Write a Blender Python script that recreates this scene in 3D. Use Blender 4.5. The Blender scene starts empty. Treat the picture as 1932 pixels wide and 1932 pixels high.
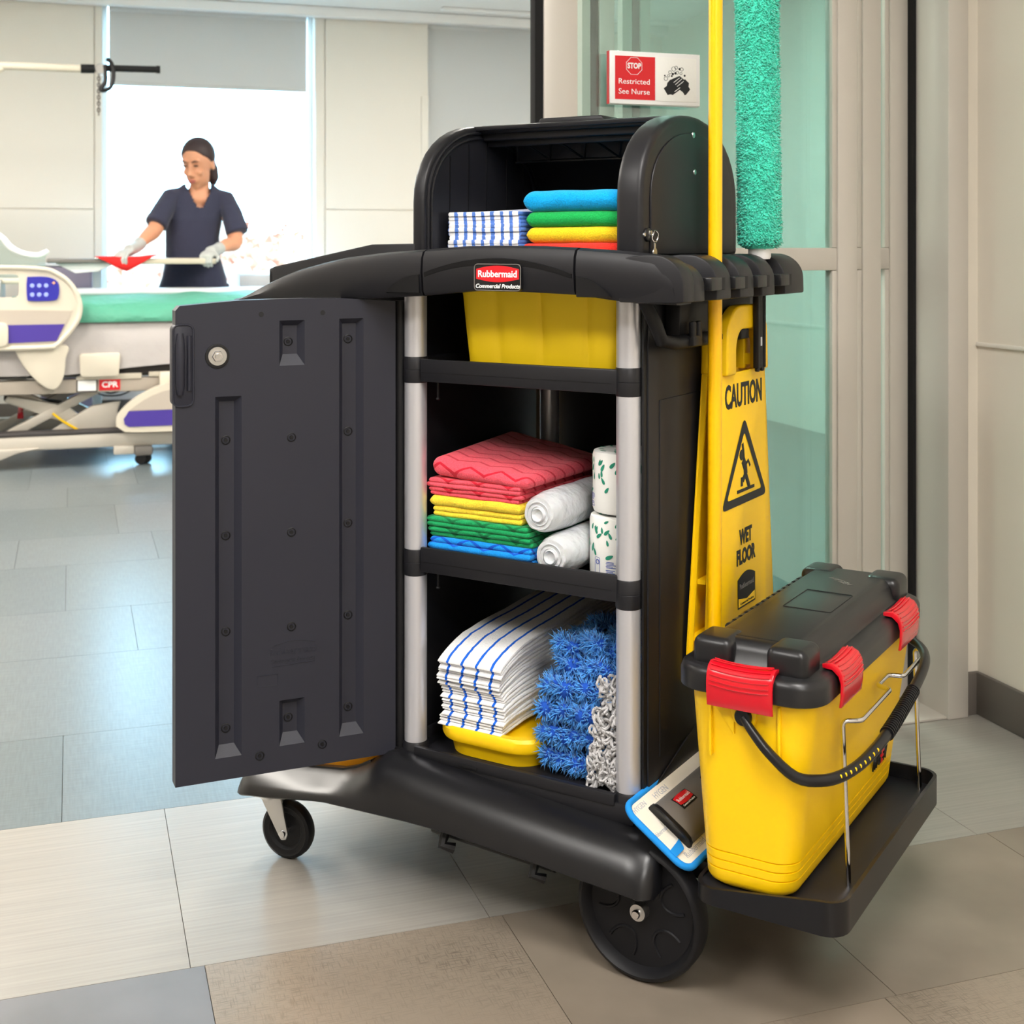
import bpy, bmesh, math, random
from mathutils import Vector, Matrix
random.seed(7)
scene = bpy.context.scene
col = scene.collection
PI = math.pi
R = math.radians

# ------------------------------------------------------------------ camera
CAM_H = 1.10
cam_d = bpy.data.cameras.new('camera')
cam = bpy.data.objects.new('camera', cam_d); col.objects.link(cam)
cam.location = (0, 0, CAM_H)
cam.rotation_euler = (R(90), 0, R(-18.5))
cam_d.sensor_width = 36.0
cam_d.lens = 36.0 * 2483.0 / 1932.0
cam_d.shift_y = -500.0 / 1932.0
cam_d.clip_start = 0.05; cam_d.clip_end = 400
cam_d.dof.use_dof = True
cam_d.dof.focus_distance = 2.1
cam_d.dof.aperture_fstop = 9.0
scene.camera = cam

# ------------------------------------------------------------------ world, exposure
w = bpy.data.worlds.new('sky'); scene.world = w; w.use_nodes = True
bg = w.node_tree.nodes['Background']
bg.inputs[0].default_value = (0.38, 0.75, 1.0, 1)
bg.inputs[1].default_value = 16.0
vs = scene.view_settings
vs.view_transform = 'Standard'; vs.look = 'None'; vs.exposure = 0.0; vs.gamma = 1.0
vs.use_curve_mapping = False
CORRIDOR_LAMP, ROOM_LAMP = 31.0, 42.0      # luminous ceiling panels

# ------------------------------------------------------------------ helpers: colours and materials
def lin(c):
    c = c / 255.0
    return c / 12.92 if c <= 0.04045 else ((c + 0.055) / 1.055) ** 2.4
def S(r, g, b): return (lin(r), lin(g), lin(b), 1.0)

MATS = {}
def mat(name, rgb, rough=0.5, metal=0.0, spec=0.5, bump=None, var=None, coat=0.0, trans=0.0, sheen=0.0, emit=None, ior=1.45, sss=0.0, aniso=None):
    m = bpy.data.materials.new(name); m.use_nodes = True
    nt = m.node_tree; n = nt.nodes; l = nt.links
    p = n['Principled BSDF']
    c = S(*rgb)
    p.inputs['Base Color'].default_value = c
    p.inputs['Roughness'].default_value = rough
    p.inputs['Metallic'].default_value = metal
    p.inputs['Specular IOR Level'].default_value = spec
    p.inputs['IOR'].default_value = ior
    p.inputs['Coat Weight'].default_value = coat
    p.inputs['Transmission Weight'].default_value = trans
    p.inputs['Sheen Weight'].default_value = sheen
    if sss:
        p.inputs['Subsurface Weight'].default_value = sss
        p.inputs['Subsurface Radius'].default_value = (0.01, 0.004, 0.002)
    if emit:
        p.inputs['Emission Color'].default_value = S(*emit[0]); p.inputs['Emission Strength'].default_value = emit[1]
    tc = None
    if bump or var:
        tc = n.new('ShaderNodeTexCoord')
    if bump:
        t = n.new('ShaderNodeTexNoise'); t.inputs['Scale'].default_value = bump[0]; t.inputs['Detail'].default_value = 3
        b = n.new('ShaderNodeBump'); b.inputs['Strength'].default_value = bump[1]; b.inputs['Distance'].default_value = bump[2]
        l.new(tc.outputs['Object'], t.inputs['Vector']); l.new(t.outputs['Fac'], b.inputs['Height']); l.new(b.outputs['Normal'], p.inputs['Normal'])
    if var:
        t = n.new('ShaderNodeTexNoise'); t.inputs['Scale'].default_value = var[0]; t.inputs['Detail'].default_value = 5
        r = n.new('ShaderNodeValToRGB')
        k = var[1]
        r.color_ramp.elements[0].position = 0.3; r.color_ramp.elements[1].position = 0.7
        r.color_ramp.elements[0].color = tuple(min(1, x * (1 - k)) for x in c[:3]) + (1,)
        r.color_ramp.elements[1].color = tuple(min(1, x * (1 + k)) for x in c[:3]) + (1,)
        l.new(tc.outputs['Object'], t.inputs['Vector']); l.new(t.outputs['Fac'], r.inputs['Fac']); l.new(r.outputs['Color'], p.inputs['Base Color'])
    MATS[name] = m
    return m

class NB:      # tiny node builder for patterned materials
    def __init__(self, name, rough=0.6, spec=0.5):
        self.m = bpy.data.materials.new(name); self.m.use_nodes = True
        self.nt = self.m.node_tree; self.p = self.nt.nodes['Principled BSDF']
        self.p.inputs['Roughness'].default_value = rough; self.p.inputs['Specular IOR Level'].default_value = spec
        tc = self.nt.nodes.new('ShaderNodeTexCoord')
        self.obj = tc.outputs['Object']
        sep = self.nt.nodes.new('ShaderNodeSeparateXYZ'); self.nt.links.new(self.obj, sep.inputs[0])
        self.x, self.y, self.z = sep.outputs
        MATS[name] = self.m
    def _in(self, sock, v):
        if isinstance(v, (int, float)): sock.default_value = v
        elif isinstance(v, tuple): sock.default_value = v
        else: self.nt.links.new(v, sock)
    def math(self, op, a, b=0.0, c=0.0):
        n = self.nt.nodes.new('ShaderNodeMath'); n.operation = op
        self._in(n.inputs[0], a); self._in(n.inputs[1], b); self._in(n.inputs[2], c)
        return n.outputs[0]
    def noise(self, scale, detail=3, vec=None, stretch=None):
        t = self.nt.nodes.new('ShaderNodeTexNoise'); t.inputs['Scale'].default_value = scale; t.inputs['Detail'].default_value = detail
        v = vec or self.obj
        if stretch:
            mp = self.nt.nodes.new('ShaderNodeMapping'); mp.inputs['Scale'].default_value = stretch
            self.nt.links.new(v, mp.inputs['Vector']); v = mp.outputs[0]
        self.nt.links.new(v, t.inputs['Vector'])
        return t.outputs['Fac']
    def mix(self, fac, a, b):
        n = self.nt.nodes.new('ShaderNodeMix'); n.data_type = 'RGBA'
        self._in(n.inputs[0], fac); self._in(n.inputs[6], a); self._in(n.inputs[7], b)
        return n.outputs[2]
    def ramp(self, fac, p0, p1):
        n = self.nt.nodes.new('ShaderNodeMapRange'); self._in(n.inputs[0], fac)
        n.inputs[1].default_value = p0; n.inputs[2].default_value = p1
        return n.outputs[0]
    def color(self, c): self._in(self.p.inputs['Base Color'], c)
    def bump(self, h, strength, dist):
        b = self.nt.nodes.new('ShaderNodeBump'); b.inputs['Strength'].default_value = strength; b.inputs['Distance'].default_value = dist
        self._in(b.inputs['Height'], h); self.nt.links.new(b.outputs[0], self.p.inputs['Normal'])

# ------------------------------------------------------------------ helpers: geometry
class B:
    def __init__(self): self.bm = bmesh.new()
    def _bev(self, faces, bev, seg, ang=30):
        if bev <= 0: return
        es = set()
        for f in faces:
            if f.is_valid:
                for e in f.edges:
                    if len(e.link_faces) == 2 and e.calc_face_angle(0) > R(ang): es.add(e)
        bmesh.ops.bevel(self.bm, geom=list(es), offset=bev, segments=seg, profile=0.5, affect='EDGES', clamp_overlap=True)
    def box(self, x0, x1, y0, y1, z0, z1, bev=0.0, seg=2, M=None):
        vs = [self.bm.verts.new((x, y, z)) for x in (x0, x1) for y in (y0, y1) for z in (z0, z1)]
        q = [(0, 1, 3, 2), (4, 6, 7, 5), (0, 4, 5, 1), (2, 3, 7, 6), (0, 2, 6, 4), (1, 5, 7, 3)]
        fs = [self.bm.faces.new([vs[i] for i in f]) for f in q]
        if M is not None:
            for v in vs: v.co = M @ v.co
        bmesh.ops.recalc_face_normals(self.bm, faces=fs)
        self._bev(fs, bev, seg)
        return self
    def loft(self, rings, cap0=True, cap1=True, closed=True, bev=0):
        vr = [[self.bm.verts.new(p) for p in r] for r in rings]
        n = len(rings[0]); fs = []
        for i in range(len(vr) - 1):
            for j in range(n if closed else n - 1):
                k = (j + 1) % n
                fs.append(self.bm.faces.new((vr[i][j], vr[i][k], vr[i + 1][k], vr[i + 1][j])))
        if cap0: fs.append(self.bm.faces.new(list(reversed(vr[0]))))
        if cap1: fs.append(self.bm.faces.new(vr[-1]))
        bmesh.ops.recalc_face_normals(self.bm, faces=fs)
        if bev: self._bev(fs, bev, 2, 50)
        return self
    def prism(self, poly, axis, d0, d1, bev=0.0, seg=2, ang=50):
        f = {'x': lambda u, v, d: (d, u, v), 'y': lambda u, v, d: (u, d, v), 'z': lambda u, v, d: (u, v, d)}[axis]
        v0 = [self.bm.verts.new(f(u, v, d0)) for u, v in poly]; v1 = [self.bm.verts.new(f(u, v, d1)) for u, v in poly]
        n = len(poly)
        fs = [self.bm.faces.new((v0[i], v0[(i + 1) % n], v1[(i + 1) % n], v1[i])) for i in range(n)]
        fs += [self.bm.faces.new(list(reversed(v0))), self.bm.faces.new(v1)]
        bmesh.ops.recalc_face_normals(self.bm, faces=fs)
        self._bev(fs, bev, seg, ang)
        return self
    def tube(self, pts, r, seg=10, closed=False, cap=True, flat=1.0):
        pts = [Vector(p) for p in pts]; n = len(pts)
        rs = r if isinstance(r, (list, tuple)) else [r] * n
        rings = []; prev = None
        for i, p in enumerate(pts):
            if closed: d = pts[(i + 1) % n] - pts[(i - 1) % n]
            else: d = pts[min(i + 1, n - 1)] - pts[max(i - 1, 0)]
            d.normalize()
            if prev is None:
                u = Vector((0, 0, 1)) if abs(d.z) < 0.9 else Vector((1, 0, 0))
            else: u = prev
            u = (u - d * u.dot(d)).normalized(); prev = u
            v = d.cross(u)
            rings.append([p + (u * math.cos(2 * PI * k / seg) + v * math.sin(2 * PI * k / seg) * flat) * rs[i] for k in range(seg)])
        if closed:
            rings.append(rings[0]); return self.loft(rings, False, False)
        return self.loft(rings, cap, cap)
    def cyl(self, p0, p1, r0, r1=None, seg=24, cap=True):
        return self.tube([p0, p1], [r0, r0 if r1 is None else r1], seg, cap=cap)
    def lathe(self, prof, c, axis='z', seg=32, cap=True):
        # prof: list of (radius, height along axis)
        rings = []
        for r, h in prof:
            ring = []
            for k in range(seg):
                a = 2 * PI * k / seg; u, v = r * math.cos(a), r * math.sin(a)
                q = {'z': (u, v, h), 'y': (u, h, v), 'x': (h, u, v)}[axis]
                ring.append((c[0] + q[0], c[1] + q[1], c[2] + q[2]))
            rings.append(ring)
        return self.loft(rings, cap, cap)
    def ell(self, c, r, seg=20, rings=12, M=None):
        rr = []
        for i in range(1, rings):
            t = PI * i / rings
            ring = []
            for k in range(seg):
                a = 2 * PI * k / seg
                p = Vector((r[0] * math.sin(t) * math.cos(a), r[1] * math.sin(t) * math.sin(a), r[2] * math.cos(t)))
                if M is not None: p = M @ p
                ring.append(Vector(c) + p)
            rr.append(ring)
        return self.loft(rr, True, True)
    def quad(self, *ps):
        self.bm.faces.new([self.bm.verts.new(p) for p in ps]); return self
    def shift(self, x, y, z):
        bmesh.ops.translate(self.bm, verts=self.bm.verts, vec=(x, y, z)); return self
    def xf(self, M):
        bmesh.ops.transform(self.bm, matrix=M, verts=self.bm.verts); return self
    def mesh(self, name, smooth=40):
        me = bpy.data.meshes.new(name); self.bm.to_mesh(me); self.bm.free()
        if smooth:
            me.polygons.foreach_set('use_smooth', [True] * len(me.polygons)); me.set_sharp_from_angle(angle=R(smooth))
        return me

def link(name, me, m=None, parent=None):
    o = bpy.data.objects.new(name, me); col.objects.link(o)
    if m is not None:
        mm = MATS[m] if isinstance(m, str) else m
        if len(me.materials) == 0: me.materials.append(mm)
    if parent is not None: o.parent = parent
    return o
def part(name, b, m, parent=None, smooth=40, label=None):
    o = link(name, b.mesh(name, smooth), m, parent)
    if label: o['label'] = label
    return o
def tag(o, label, cat, group=None):
    o['label'] = label; o['category'] = cat
    if group: o['group'] = group
    return o
def struct(o, label=None):
    o['kind'] = 'structure'
    if label: o['label'] = label
    return o
def empty(name, loc=(0, 0, 0), rz=0.0):
    o = bpy.data.objects.new(name, None); col.objects.link(o)
    o.location = loc; o.rotation_euler = (0, 0, rz); o.empty_display_size = 0.05
    return o
def rrect(x0, x1, y0, y1, r, n=6):
    pts = []
    for cx, cy, a0 in ((x1 - r, y1 - r, 0), (x0 + r, y1 - r, 90), (x0 + r, y0 + r, 180), (x1 - r, y0 + r, 270)):
        for k in range(n + 1):
            a = R(a0 + 90 * k / n); pts.append((cx + r * math.cos(a), cy + r * math.sin(a)))
    return pts
def arc(cx, cy, rx, ry, a0, a1, n):
    return [(cx + rx * math.cos(R(a0 + (a1 - a0) * k / n)), cy + ry * math.sin(R(a0 + (a1 - a0) * k / n))) for k in range(n + 1)]
def lerp(tab, x):
    if x <= tab[0][0]: return tab[0][1]
    for (x0, y0), (x1, y1) in zip(tab, tab[1:]):
        if x <= x1: return y0 + (y1 - y0) * (x - x0) / (x1 - x0)
    return tab[-1][1]
def text_mesh(s, size, extrude=0.0006, sx=1.0, align='CENTER', shear=0.0, bold=0.0, space=1.0):
    cu = bpy.data.curves.new('lettering', 'FONT'); cu.body = s; cu.size = size; cu.extrude = extrude
    cu.align_x = align; cu.align_y = 'CENTER'; cu.shear = shear; cu.offset = bold; cu.resolution_u = 3; cu.space_character = space
    o = bpy.data.objects.new('lettering', cu); col.objects.link(o)
    dg = bpy.context.evaluated_depsgraph_get()
    me = bpy.data.meshes.new_from_object(o.evaluated_get(dg))
    bpy.data.objects.remove(o); bpy.data.curves.remove(cu)
    if sx != 1.0: me.transform(Matrix.Diagonal((sx, 1, 1, 1)))
    return me
def text(name, s, size, m, parent, origin, ux, uy, extrude=0.0006, width=None, **k):
    # ux: reading direction, uy: up direction (local to parent)
    me = text_mesh(s, size, extrude, **k)
    if width:
        xs_ = [v.co.x for v in me.vertices]; me.transform(Matrix.Diagonal((width / (max(xs_) - min(xs_)), 1, 1, 1)))
    ux = Vector(ux).normalized(); uy = Vector(uy).normalized(); uz = ux.cross(uy)
    M = Matrix(((ux.x, uy.x, uz.x, origin[0]), (ux.y, uy.y, uz.y, origin[1]), (ux.z, uy.z, uz.z, origin[2]), (0, 0, 0, 1)))
    me.transform(M); me.materials.clear()
    return link(name, me, m, parent)
def remesh(b, voxel, smooth_it=4):
    me = bpy.data.meshes.new('tmp'); b.bm.to_mesh(me); b.bm.free()
    o = bpy.data.objects.new('tmp', me); col.objects.link(o)
    md = o.modifiers.new('r', 'REMESH'); md.mode = 'VOXEL'; md.voxel_size = voxel; md.use_smooth_shade = True
    if smooth_it:
        sm = o.modifiers.new('s', 'SMOOTH'); sm.iterations = smooth_it; sm.factor = 0.5
    dg = bpy.context.evaluated_depsgraph_get()
    out = bpy.data.meshes.new_from_object(o.evaluated_get(dg))
    bpy.data.objects.remove(o); bpy.data.meshes.remove(me)
    out.polygons.foreach_set('use_smooth', [True] * len(out.polygons))
    return out

# ------------------------------------------------------------------ materials
mat('black_plastic', (27, 27, 31), 0.42, spec=0.45, bump=(900, 0.12, 0.0004))
mat('black_smooth', (20, 20, 23), 0.30, spec=0.5)
mat('black_deep', (14, 14, 17), 0.5, spec=0.4)
mat('door_plastic', (38, 39, 49), 0.46, spec=0.45, bump=(1400, 0.2, 0.0004))
mat('lid_plastic', (27, 27, 29), 0.33, spec=0.5, bump=(1500, 0.15, 0.0003))
mat('rubber', (20, 20, 23), 0.5, spec=0.3)
mat('aluminium', (206, 206, 212), 0.36, 0.6, bump=(500, 0.05, 0.0003))
mat('chrome', (225, 225, 228), 0.12, 1.0)
mat('zinc', (205, 205, 205), 0.28, 1.0)
mat('yellow_plastic', (252, 205, 8), 0.38, spec=0.5, bump=(1200, 0.06, 0.0004))
mat('yellow_bin', (240, 203, 8), 0.55, bump=(700, 0.1, 0.0004))
mat('yellow_pole', (250, 190, 0), 0.3, spec=0.5, coat=0.2)
mat('yellow_bag', (238, 160, 10), 0.45, bump=(18, 0.6, 0.01))
mat('red_plastic', (206, 12, 32), 0.22, spec=0.6, coat=0.3)
mat('red_print', (214, 28, 38), 0.4)
mat('white_print', (245, 245, 245), 0.45)
mat('black_print', (18, 22, 26), 0.5)
mat('grey_plastic', (112, 108, 104), 0.45, bump=(900, 0.1, 0.0004))
mat('blue_edge', (18, 140, 225), 0.8, bump=(900, 0.5, 0.001))
mat('blue_dark_cloth', (24, 88, 200), 0.9)
mat('wall_beige', (231, 227, 219), 0.6, var=(1.2, 0.02))
mat('wall_corridor', (219, 212, 199), 0.55, var=(1.5, 0.02), bump=(220, 0.08, 0.001))
mat('wall_panel', (228, 224, 215), 0.5)
mat('ceiling_white', (240, 240, 238), 0.8)
mat('frame_metal', (196, 190, 181), 0.42, 0.15, bump=(600, 0.04, 0.0003))
mat('seal_black', (16, 15, 16), 0.9)
mat('shade_fabric', (205, 206, 205), 0.9, bump=(1200, 0.2, 0.0006))
def shade_cloth():
    nt = MATS['shade_fabric'].node_tree; out = nt.nodes['Material Output']; p = nt.nodes['Principled BSDF']
    tl = nt.nodes.new('ShaderNodeBsdfTranslucent'); tl.inputs[0].default_value = (1, .96, .92, 1)
    mx = nt.nodes.new('ShaderNodeMixShader'); mx.inputs[0].default_value = 0.06
    nt.links.new(p.outputs[0], mx.inputs[1]); nt.links.new(tl.outputs[0], mx.inputs[2]); nt.links.new(mx.outputs[0], out.inputs[0])
shade_cloth()
mat('base_grey', (98, 92, 86), 0.45)
mat('white_gloss', (240, 240, 240), 0.3)
mat('bed_cream', (203, 195, 179), 0.4)
mat('bed_taupe', (176, 166, 154), 0.5)
mat('bed_purple', (66, 48, 140), 0.5)
mat('bed_screen', (40, 40, 150), 0.35)
mat('bed_metal', (190, 184, 174), 0.4, 0.2)
mat('bed_dark', (62, 58, 58), 0.6)
mat('sheet', (170, 165, 163), 0.85, bump=(9, 0.5, 0.02))
mat('green_sheet', (78, 150, 126), 0.55, bump=(14, 0.8, 0.02))
mat('skin', (212, 152, 120), 0.5, sss=0.15)
mat('lips', (168, 92, 84), 0.5)
mat('eye_dark', (52, 36, 32), 0.4)
mat('hair', (52, 38, 40), 0.5, bump=(140, 0.5, 0.004))
mat('scrubs', (42, 44, 66), 0.85, bump=(16, 0.5, 0.012), sheen=0.2)
mat('glove', (178, 180, 178), 0.55)
mat('red_cloth', (226, 34, 34), 0.85, bump=(500, 0.4, 0.001))
mat('table_laminate', (196, 186, 168), 0.45)
mat('pale_grey', (205, 208, 212), 0.5)
mat('mauve_grey', (128, 120, 138), 0.6)
mat('under', (20, 20, 22), 0.7)
mat('subfloor', (70, 66, 62), 0.8)
mat('teal_fluff', (70, 210, 184), 0.85, sheen=0.3, var=(60, 0.18))
mat('blue_fluff', (70, 150, 232), 0.85, sheen=0.25, var=(90, 0.35))
mat('blue_core', (24, 80, 180), 0.9)
mat('grey_cord', (186, 185, 186), 0.9, bump=(700, 0.6, 0.001))
mat('film', (214, 217, 220), 0.2, spec=0.7, bump=(38, 1.0, 0.006), sss=0.1)
mat('paper', (244, 244, 240), 0.8, bump=(60, 0.25, 0.002))
mat('leaf_green', (36, 140, 112), 0.7)
mat('print_blue', (70, 90, 175), 0.7)
mat('leaf_autumn', (172, 104, 80), 0.9, var=(0.8, 0.25))
mat('hill', (150, 112, 92), 0.95, var=(0.12, 0.3))
mat('bark', (120, 108, 98), 0.9)
mat('lamp_glow', (255, 255, 255), 0.5, emit=((255, 251, 246), CORRIDOR_LAMP))
mat('room_lamp_glow', (255, 255, 255), 0.5, emit=((255, 248, 238), ROOM_LAMP))

def glass_mat(name, tint, fac):
    m = bpy.data.materials.new(name); m.use_nodes = True
    nt = m.node_tree; nt.nodes.clear()
    out = nt.nodes.new('ShaderNodeOutputMaterial'); mx = nt.nodes.new('ShaderNodeMixShader')
    tr = nt.nodes.new('ShaderNodeBsdfTransparent'); gl = nt.nodes.new('ShaderNodeBsdfGlossy')
    tr.inputs[0].default_value = tint; gl.inputs[0].default_value = (0.86, 0.94, 0.95, 1); gl.inputs['Roughness'].default_value = 0.03
    mx.inputs[0].default_value = fac
    nt.links.new(tr.outputs[0], mx.inputs[1]); nt.links.new(gl.outputs[0], mx.inputs[2]); nt.links.new(mx.outputs[0], out.inputs[0])
    MATS[name] = m
glass_mat('door_glass', S(234, 246, 244), 0.10)
glass_mat('window_glass', (0.97, 0.98, 0.99, 1), 0.05)
glass_mat('clear_plastic', S(236, 246, 246), 0.2)

def tile_mat(name, rgb, kind):
    nb = NB(name, rough=0.29, spec=1.0)
    c = S(*rgb)
    dk = tuple(x * 0.72 for x in c[:3]) + (1,); lt = tuple(min(1, x * 1.1) for x in c[:3]) + (1,)
    if kind == 'lines':
        f = nb.noise(3.0, 2, stretch=(1.0, 46, 1)); f2 = nb.noise(2.0, 4)
        f = nb.ramp(f, 0.3, 0.7)
        nb.color(nb.mix(nb.math('MULTIPLY_ADD', f2, 0.4, nb.math('MULTIPLY', f, 0.5)), dk, lt))
        nb.bump(f, 0.15, 0.0006)
    elif kind == 'weave':
        a = nb.noise(4.0, 3, stretch=(9, 110, 1)); b = nb.noise(4.0, 3, stretch=(110, 9, 1)); g = nb.noise(2.6, 3)
        f = nb.math('MAXIMUM', nb.ramp(a, 0.5, 0.66), nb.ramp(b, 0.52, 0.68))
        f = nb.math('MULTIPLY', f, nb.ramp(g, 0.35, 0.6))
        nb.color(nb.mix(f, c, tuple(x * 0.5 for x in c[:3]) + (1,)))
    elif kind == 'cloth':
        a = nb.noise(5.0, 3, stretch=(3, 40, 1)); b = nb.noise(5.0, 3, stretch=(40, 3, 1))
        nb.color(nb.mix(nb.ramp(nb.math('ADD', a, b), 0.7, 1.3), dk, lt))
    else:
        nb.color(nb.mix(nb.ramp(nb.noise(5, 6), 0.3, 0.7), dk, lt))
tile_mat('tile_cream', (156, 152, 144), 'lines')
tile_mat('tile_slate', (112, 112, 116), 'mottle')
tile_mat('tile_weave', (140, 128, 114), 'weave')
tile_mat('tile_taupe', (136, 125, 112), 'mottle')
tile_mat('tile_mist', (106, 115, 118), 'cloth'); tile_mat('tile_fog', (100, 110, 113), 'cloth')

# ------------------------------------------------------------------ setting: floor with its vinyl tiles
fl = struct(part('floor', B().box(-4.2, 5.2, -3.2, 9.3, -0.06, -0.003), 'subfloor'), 'floor of large vinyl tiles in cream, grey and taupe')
xs0 = [0.172 + 0.4785 * k for k in range(-9, 10)]
ys = [-2.8, -2.2, -1.6, -1.0, -0.4, 0.2, 0.65, 1.05, 1.655, 2.06, 2.66, 3.13, 3.73, 4.2, 4.8, 5.27, 5.87, 6.34, 6.94, 7.41, 8.01, 8.48, 8.98]
tmesh = {}
GAP = 0.0006
def tile(x0, x1, y0, y1, m):
    k = (round(x1 - x0, 3), round(y1 - y0, 3))
    if k not in tmesh:
        tmesh[k] = B().box(GAP, x1 - x0 - GAP, GAP, y1 - y0 - GAP, -0.003, 0.0).mesh('tile', 0)
        tmesh[k].materials.append(MATS['tile_taupe'])
    o = link('tile', tmesh[k], None, fl); o.location = (x0, y0, 0)
    o.material_slots[0].link = 'OBJECT'; o.material_slots[0].material = MATS[m]
rt = random.Random(3)
for j in range(len(ys) - 1):
    off = 0.0 if j % 2 else 0.021
    if ys[j] >= 2.66: off = [0.0, -0.19, 0.12][j % 3]
    for i in range(len(xs0) - 1):
        x0, x1 = xs0[i] + off, xs0[i + 1] + off
        if x1 < -2.6 or x0 > 4.4: continue
        if ys[j] < 2.6 and x0 > 2.0: continue
        y0 = ys[j]
        if y0 == 2.06: m = 'tile_cream'
        elif y0 == 1.655: m = 'tile_slate' if x1 < 0.4 else ('tile_weave' if x1 < 0.9 else 'tile_taupe')
        elif y0 == 1.05: m = 'tile_weave' if x0 > 0.6 else 'tile_slate'
        elif y0 > 2.6: m = 'tile_mist' if rt.random() < 0.6 else 'tile_fog'
        else: m = rt.choice(['tile_taupe', 'tile_weave', 'tile_taupe', 'tile_cream'])
        tile(x0, x1, y0, ys[j + 1], m)

# ------------------------------------------------------------------ walls, ceiling
ce = struct(part('ceiling', B().box(-4.2, 5.2, -3.2, 9.3, 2.74, 2.84), 'ceiling_white'), 'flat white ceiling')
part('cove', B().box(-2.9, 4.6, 8.90, 8.985, 2.67, 2.738, 0.01), 'white_gloss', ce)
part('track', B().box(2.4, 4.5, 8.66, 8.72, 2.715, 2.739, 0.006), 'white_gloss', ce)

WB = 9.0
wb = struct(part('wall_back', B().box(-3.2, 0.19, WB + 0.012, WB + 0.25, 0, 2.74).box(1.585, 2.388, WB + 0.012, WB + 0.25, 0, 2.74).box(3.5, 5.0, WB + 0.012, WB + 0.25, 0, 2.74)
     .box(0.19, 1.585, WB + 0.012, WB + 0.25, 0, 0.45).box(2.388, 3.5, WB + 0.012, WB + 0.25, 0, 0.45), 'wall_beige'), 'beige wall of smooth panels around the tall windows')
for x0, x1, z0, z1 in ((-3.0, 0.137, 1.349, 2.70), (-3.0, 0.137, 0.02, 1.342), (0.143, 0.188, 0.02, 2.70), (1.588, 1.65, 0.02, 2.70), (1.656, 2.386, 1.362, 2.70), (1.656, 2.386, 0.02, 1.356),
                       (2.336, 2.386, 0.02, 2.16), (3.503, 4.2, 0.02, 2.70)):
    y0 = WB if not (x0 == 2.336) else WB - 0.012
    part('panel', B().box(x0, x1, y0, WB + 0.013, z0, z1, 0.002, 1), 'wall_panel', wb)

def window(name, x0, x1, z0, z1, label):
    wn = struct(empty(name, (0, WB, 0)), label)
    fw = 0.035
    for a in ((x0, x0 + fw, z0, z1), (x1 - fw, x1, z0, z1), (x0, x1, z0, z0 + fw), (x0, x1, z1 - fw, z1)):
        part('frame', B().box(a[0], a[1], 0.10, 0.17, a[2], a[3], 0.004), 'white_gloss', wn)
    part('pane', B().box(x0 + fw, x1 - fw, 0.13, 0.136, z0 + fw, z1 - fw), 'window_glass', wn)
    part('sill', B().box(x0 - 0.02, x1 + 0.02, -0.05, 0.13, z0 - 0.03, z0, 0.006), 'white_gloss', wn)
    return wn
window('window_1', 0.19, 1.585, 0.45, 2.735, 'tall bright window in front of autumn trees')
window('window_2', 2.388, 3.5, 0.45, 2.735, 'tall window covered by a lowered grey shade')

def shade(x0, x1, zb, label):
    t = empty('roller_shade', (x0, WB + 0.05, zb))
    W = x1 - x0
    part('fabric', B().box(0, W, 0, 0.004, 0.02, 2.66 - zb), 'shade_fabric', t)
    part('hem_bar', B().box(0, W, -0.006, 0.012, 0, 0.022, 0.004), 'shade_fabric', t)
    part('roller', B().cyl((0, 0.01, 2.68 - zb), (W, 0.01, 2.68 - zb), 0.03), 'shade_fabric', t)
    tag(t, label, 'window shade')
shade(0.232, 1.535, 2.165, 'grey roller shade drawn partway down above the woman')
shade(2.395, 3.49, 0.47, 'grey roller shade fully lowered behind the cart hood')

# room side walls and the corridor
struct(part('wall_right', B().box(4.2, 4.4, 2.95, 9.3, 0, 2.74), 'wall_beige'), 'beige side wall of the patient room behind the glass doors')
struct(part('wall_left', B().box(-2.9, -2.7, 2.7, 9.3, 0, 2.74), 'wall_beige'), 'beige side wall of the patient room')
we = struct(part('wall_entry', B().box(1.99, 4.4, 2.60, 2.95, 0, 2.74).box(-4.0, -0.75, 2.60, 2.95, 0, 2.74).box(-0.75, 2.2, 2.60, 2.95, 2.4, 2.74), 'wall_corridor'), 'beige wall around the sliding glass doorway')
wc = struct(part('wall_corridor', B().box(2.03, 2.2, -3.2, 2.602, 0, 2.74), 'wall_corridor'), 'beige corridor wall beside the glass doors')
part('chair_rail', B().box(2.022, 2.031, -3.0, 2.598, 0.866, 0.876, 0.003), 'wall_panel', wc)
struct(part('wall_front', B().box(-4.2, 2.2, -3.2, -3.0, 0, 2.74), 'wall_corridor'), 'corridor wall opposite the doorway')
struct(part('wall_far', B().box(-4.2, -4.0, -3.2, 2.8, 0, 2.74), 'wall_corridor'), 'end wall of the corridor')
bb = struct(part('baseboard_right', B().box(2.018, 2.031, -3.0, 2.592, 0, 0.10, 0.004).box(1.988, 2.03, 2.588, 2.601, 0, 0.10, 0.004), 'base_grey'), 'dark grey rubber baseboard along the corridor wall')
struct(part('baseboard_back', B().box(-2.7, 4.2, WB - 0.012, WB, 0, 0.10, 0.003), 'base_grey'), 'dark grey baseboard below the windows')

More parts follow.
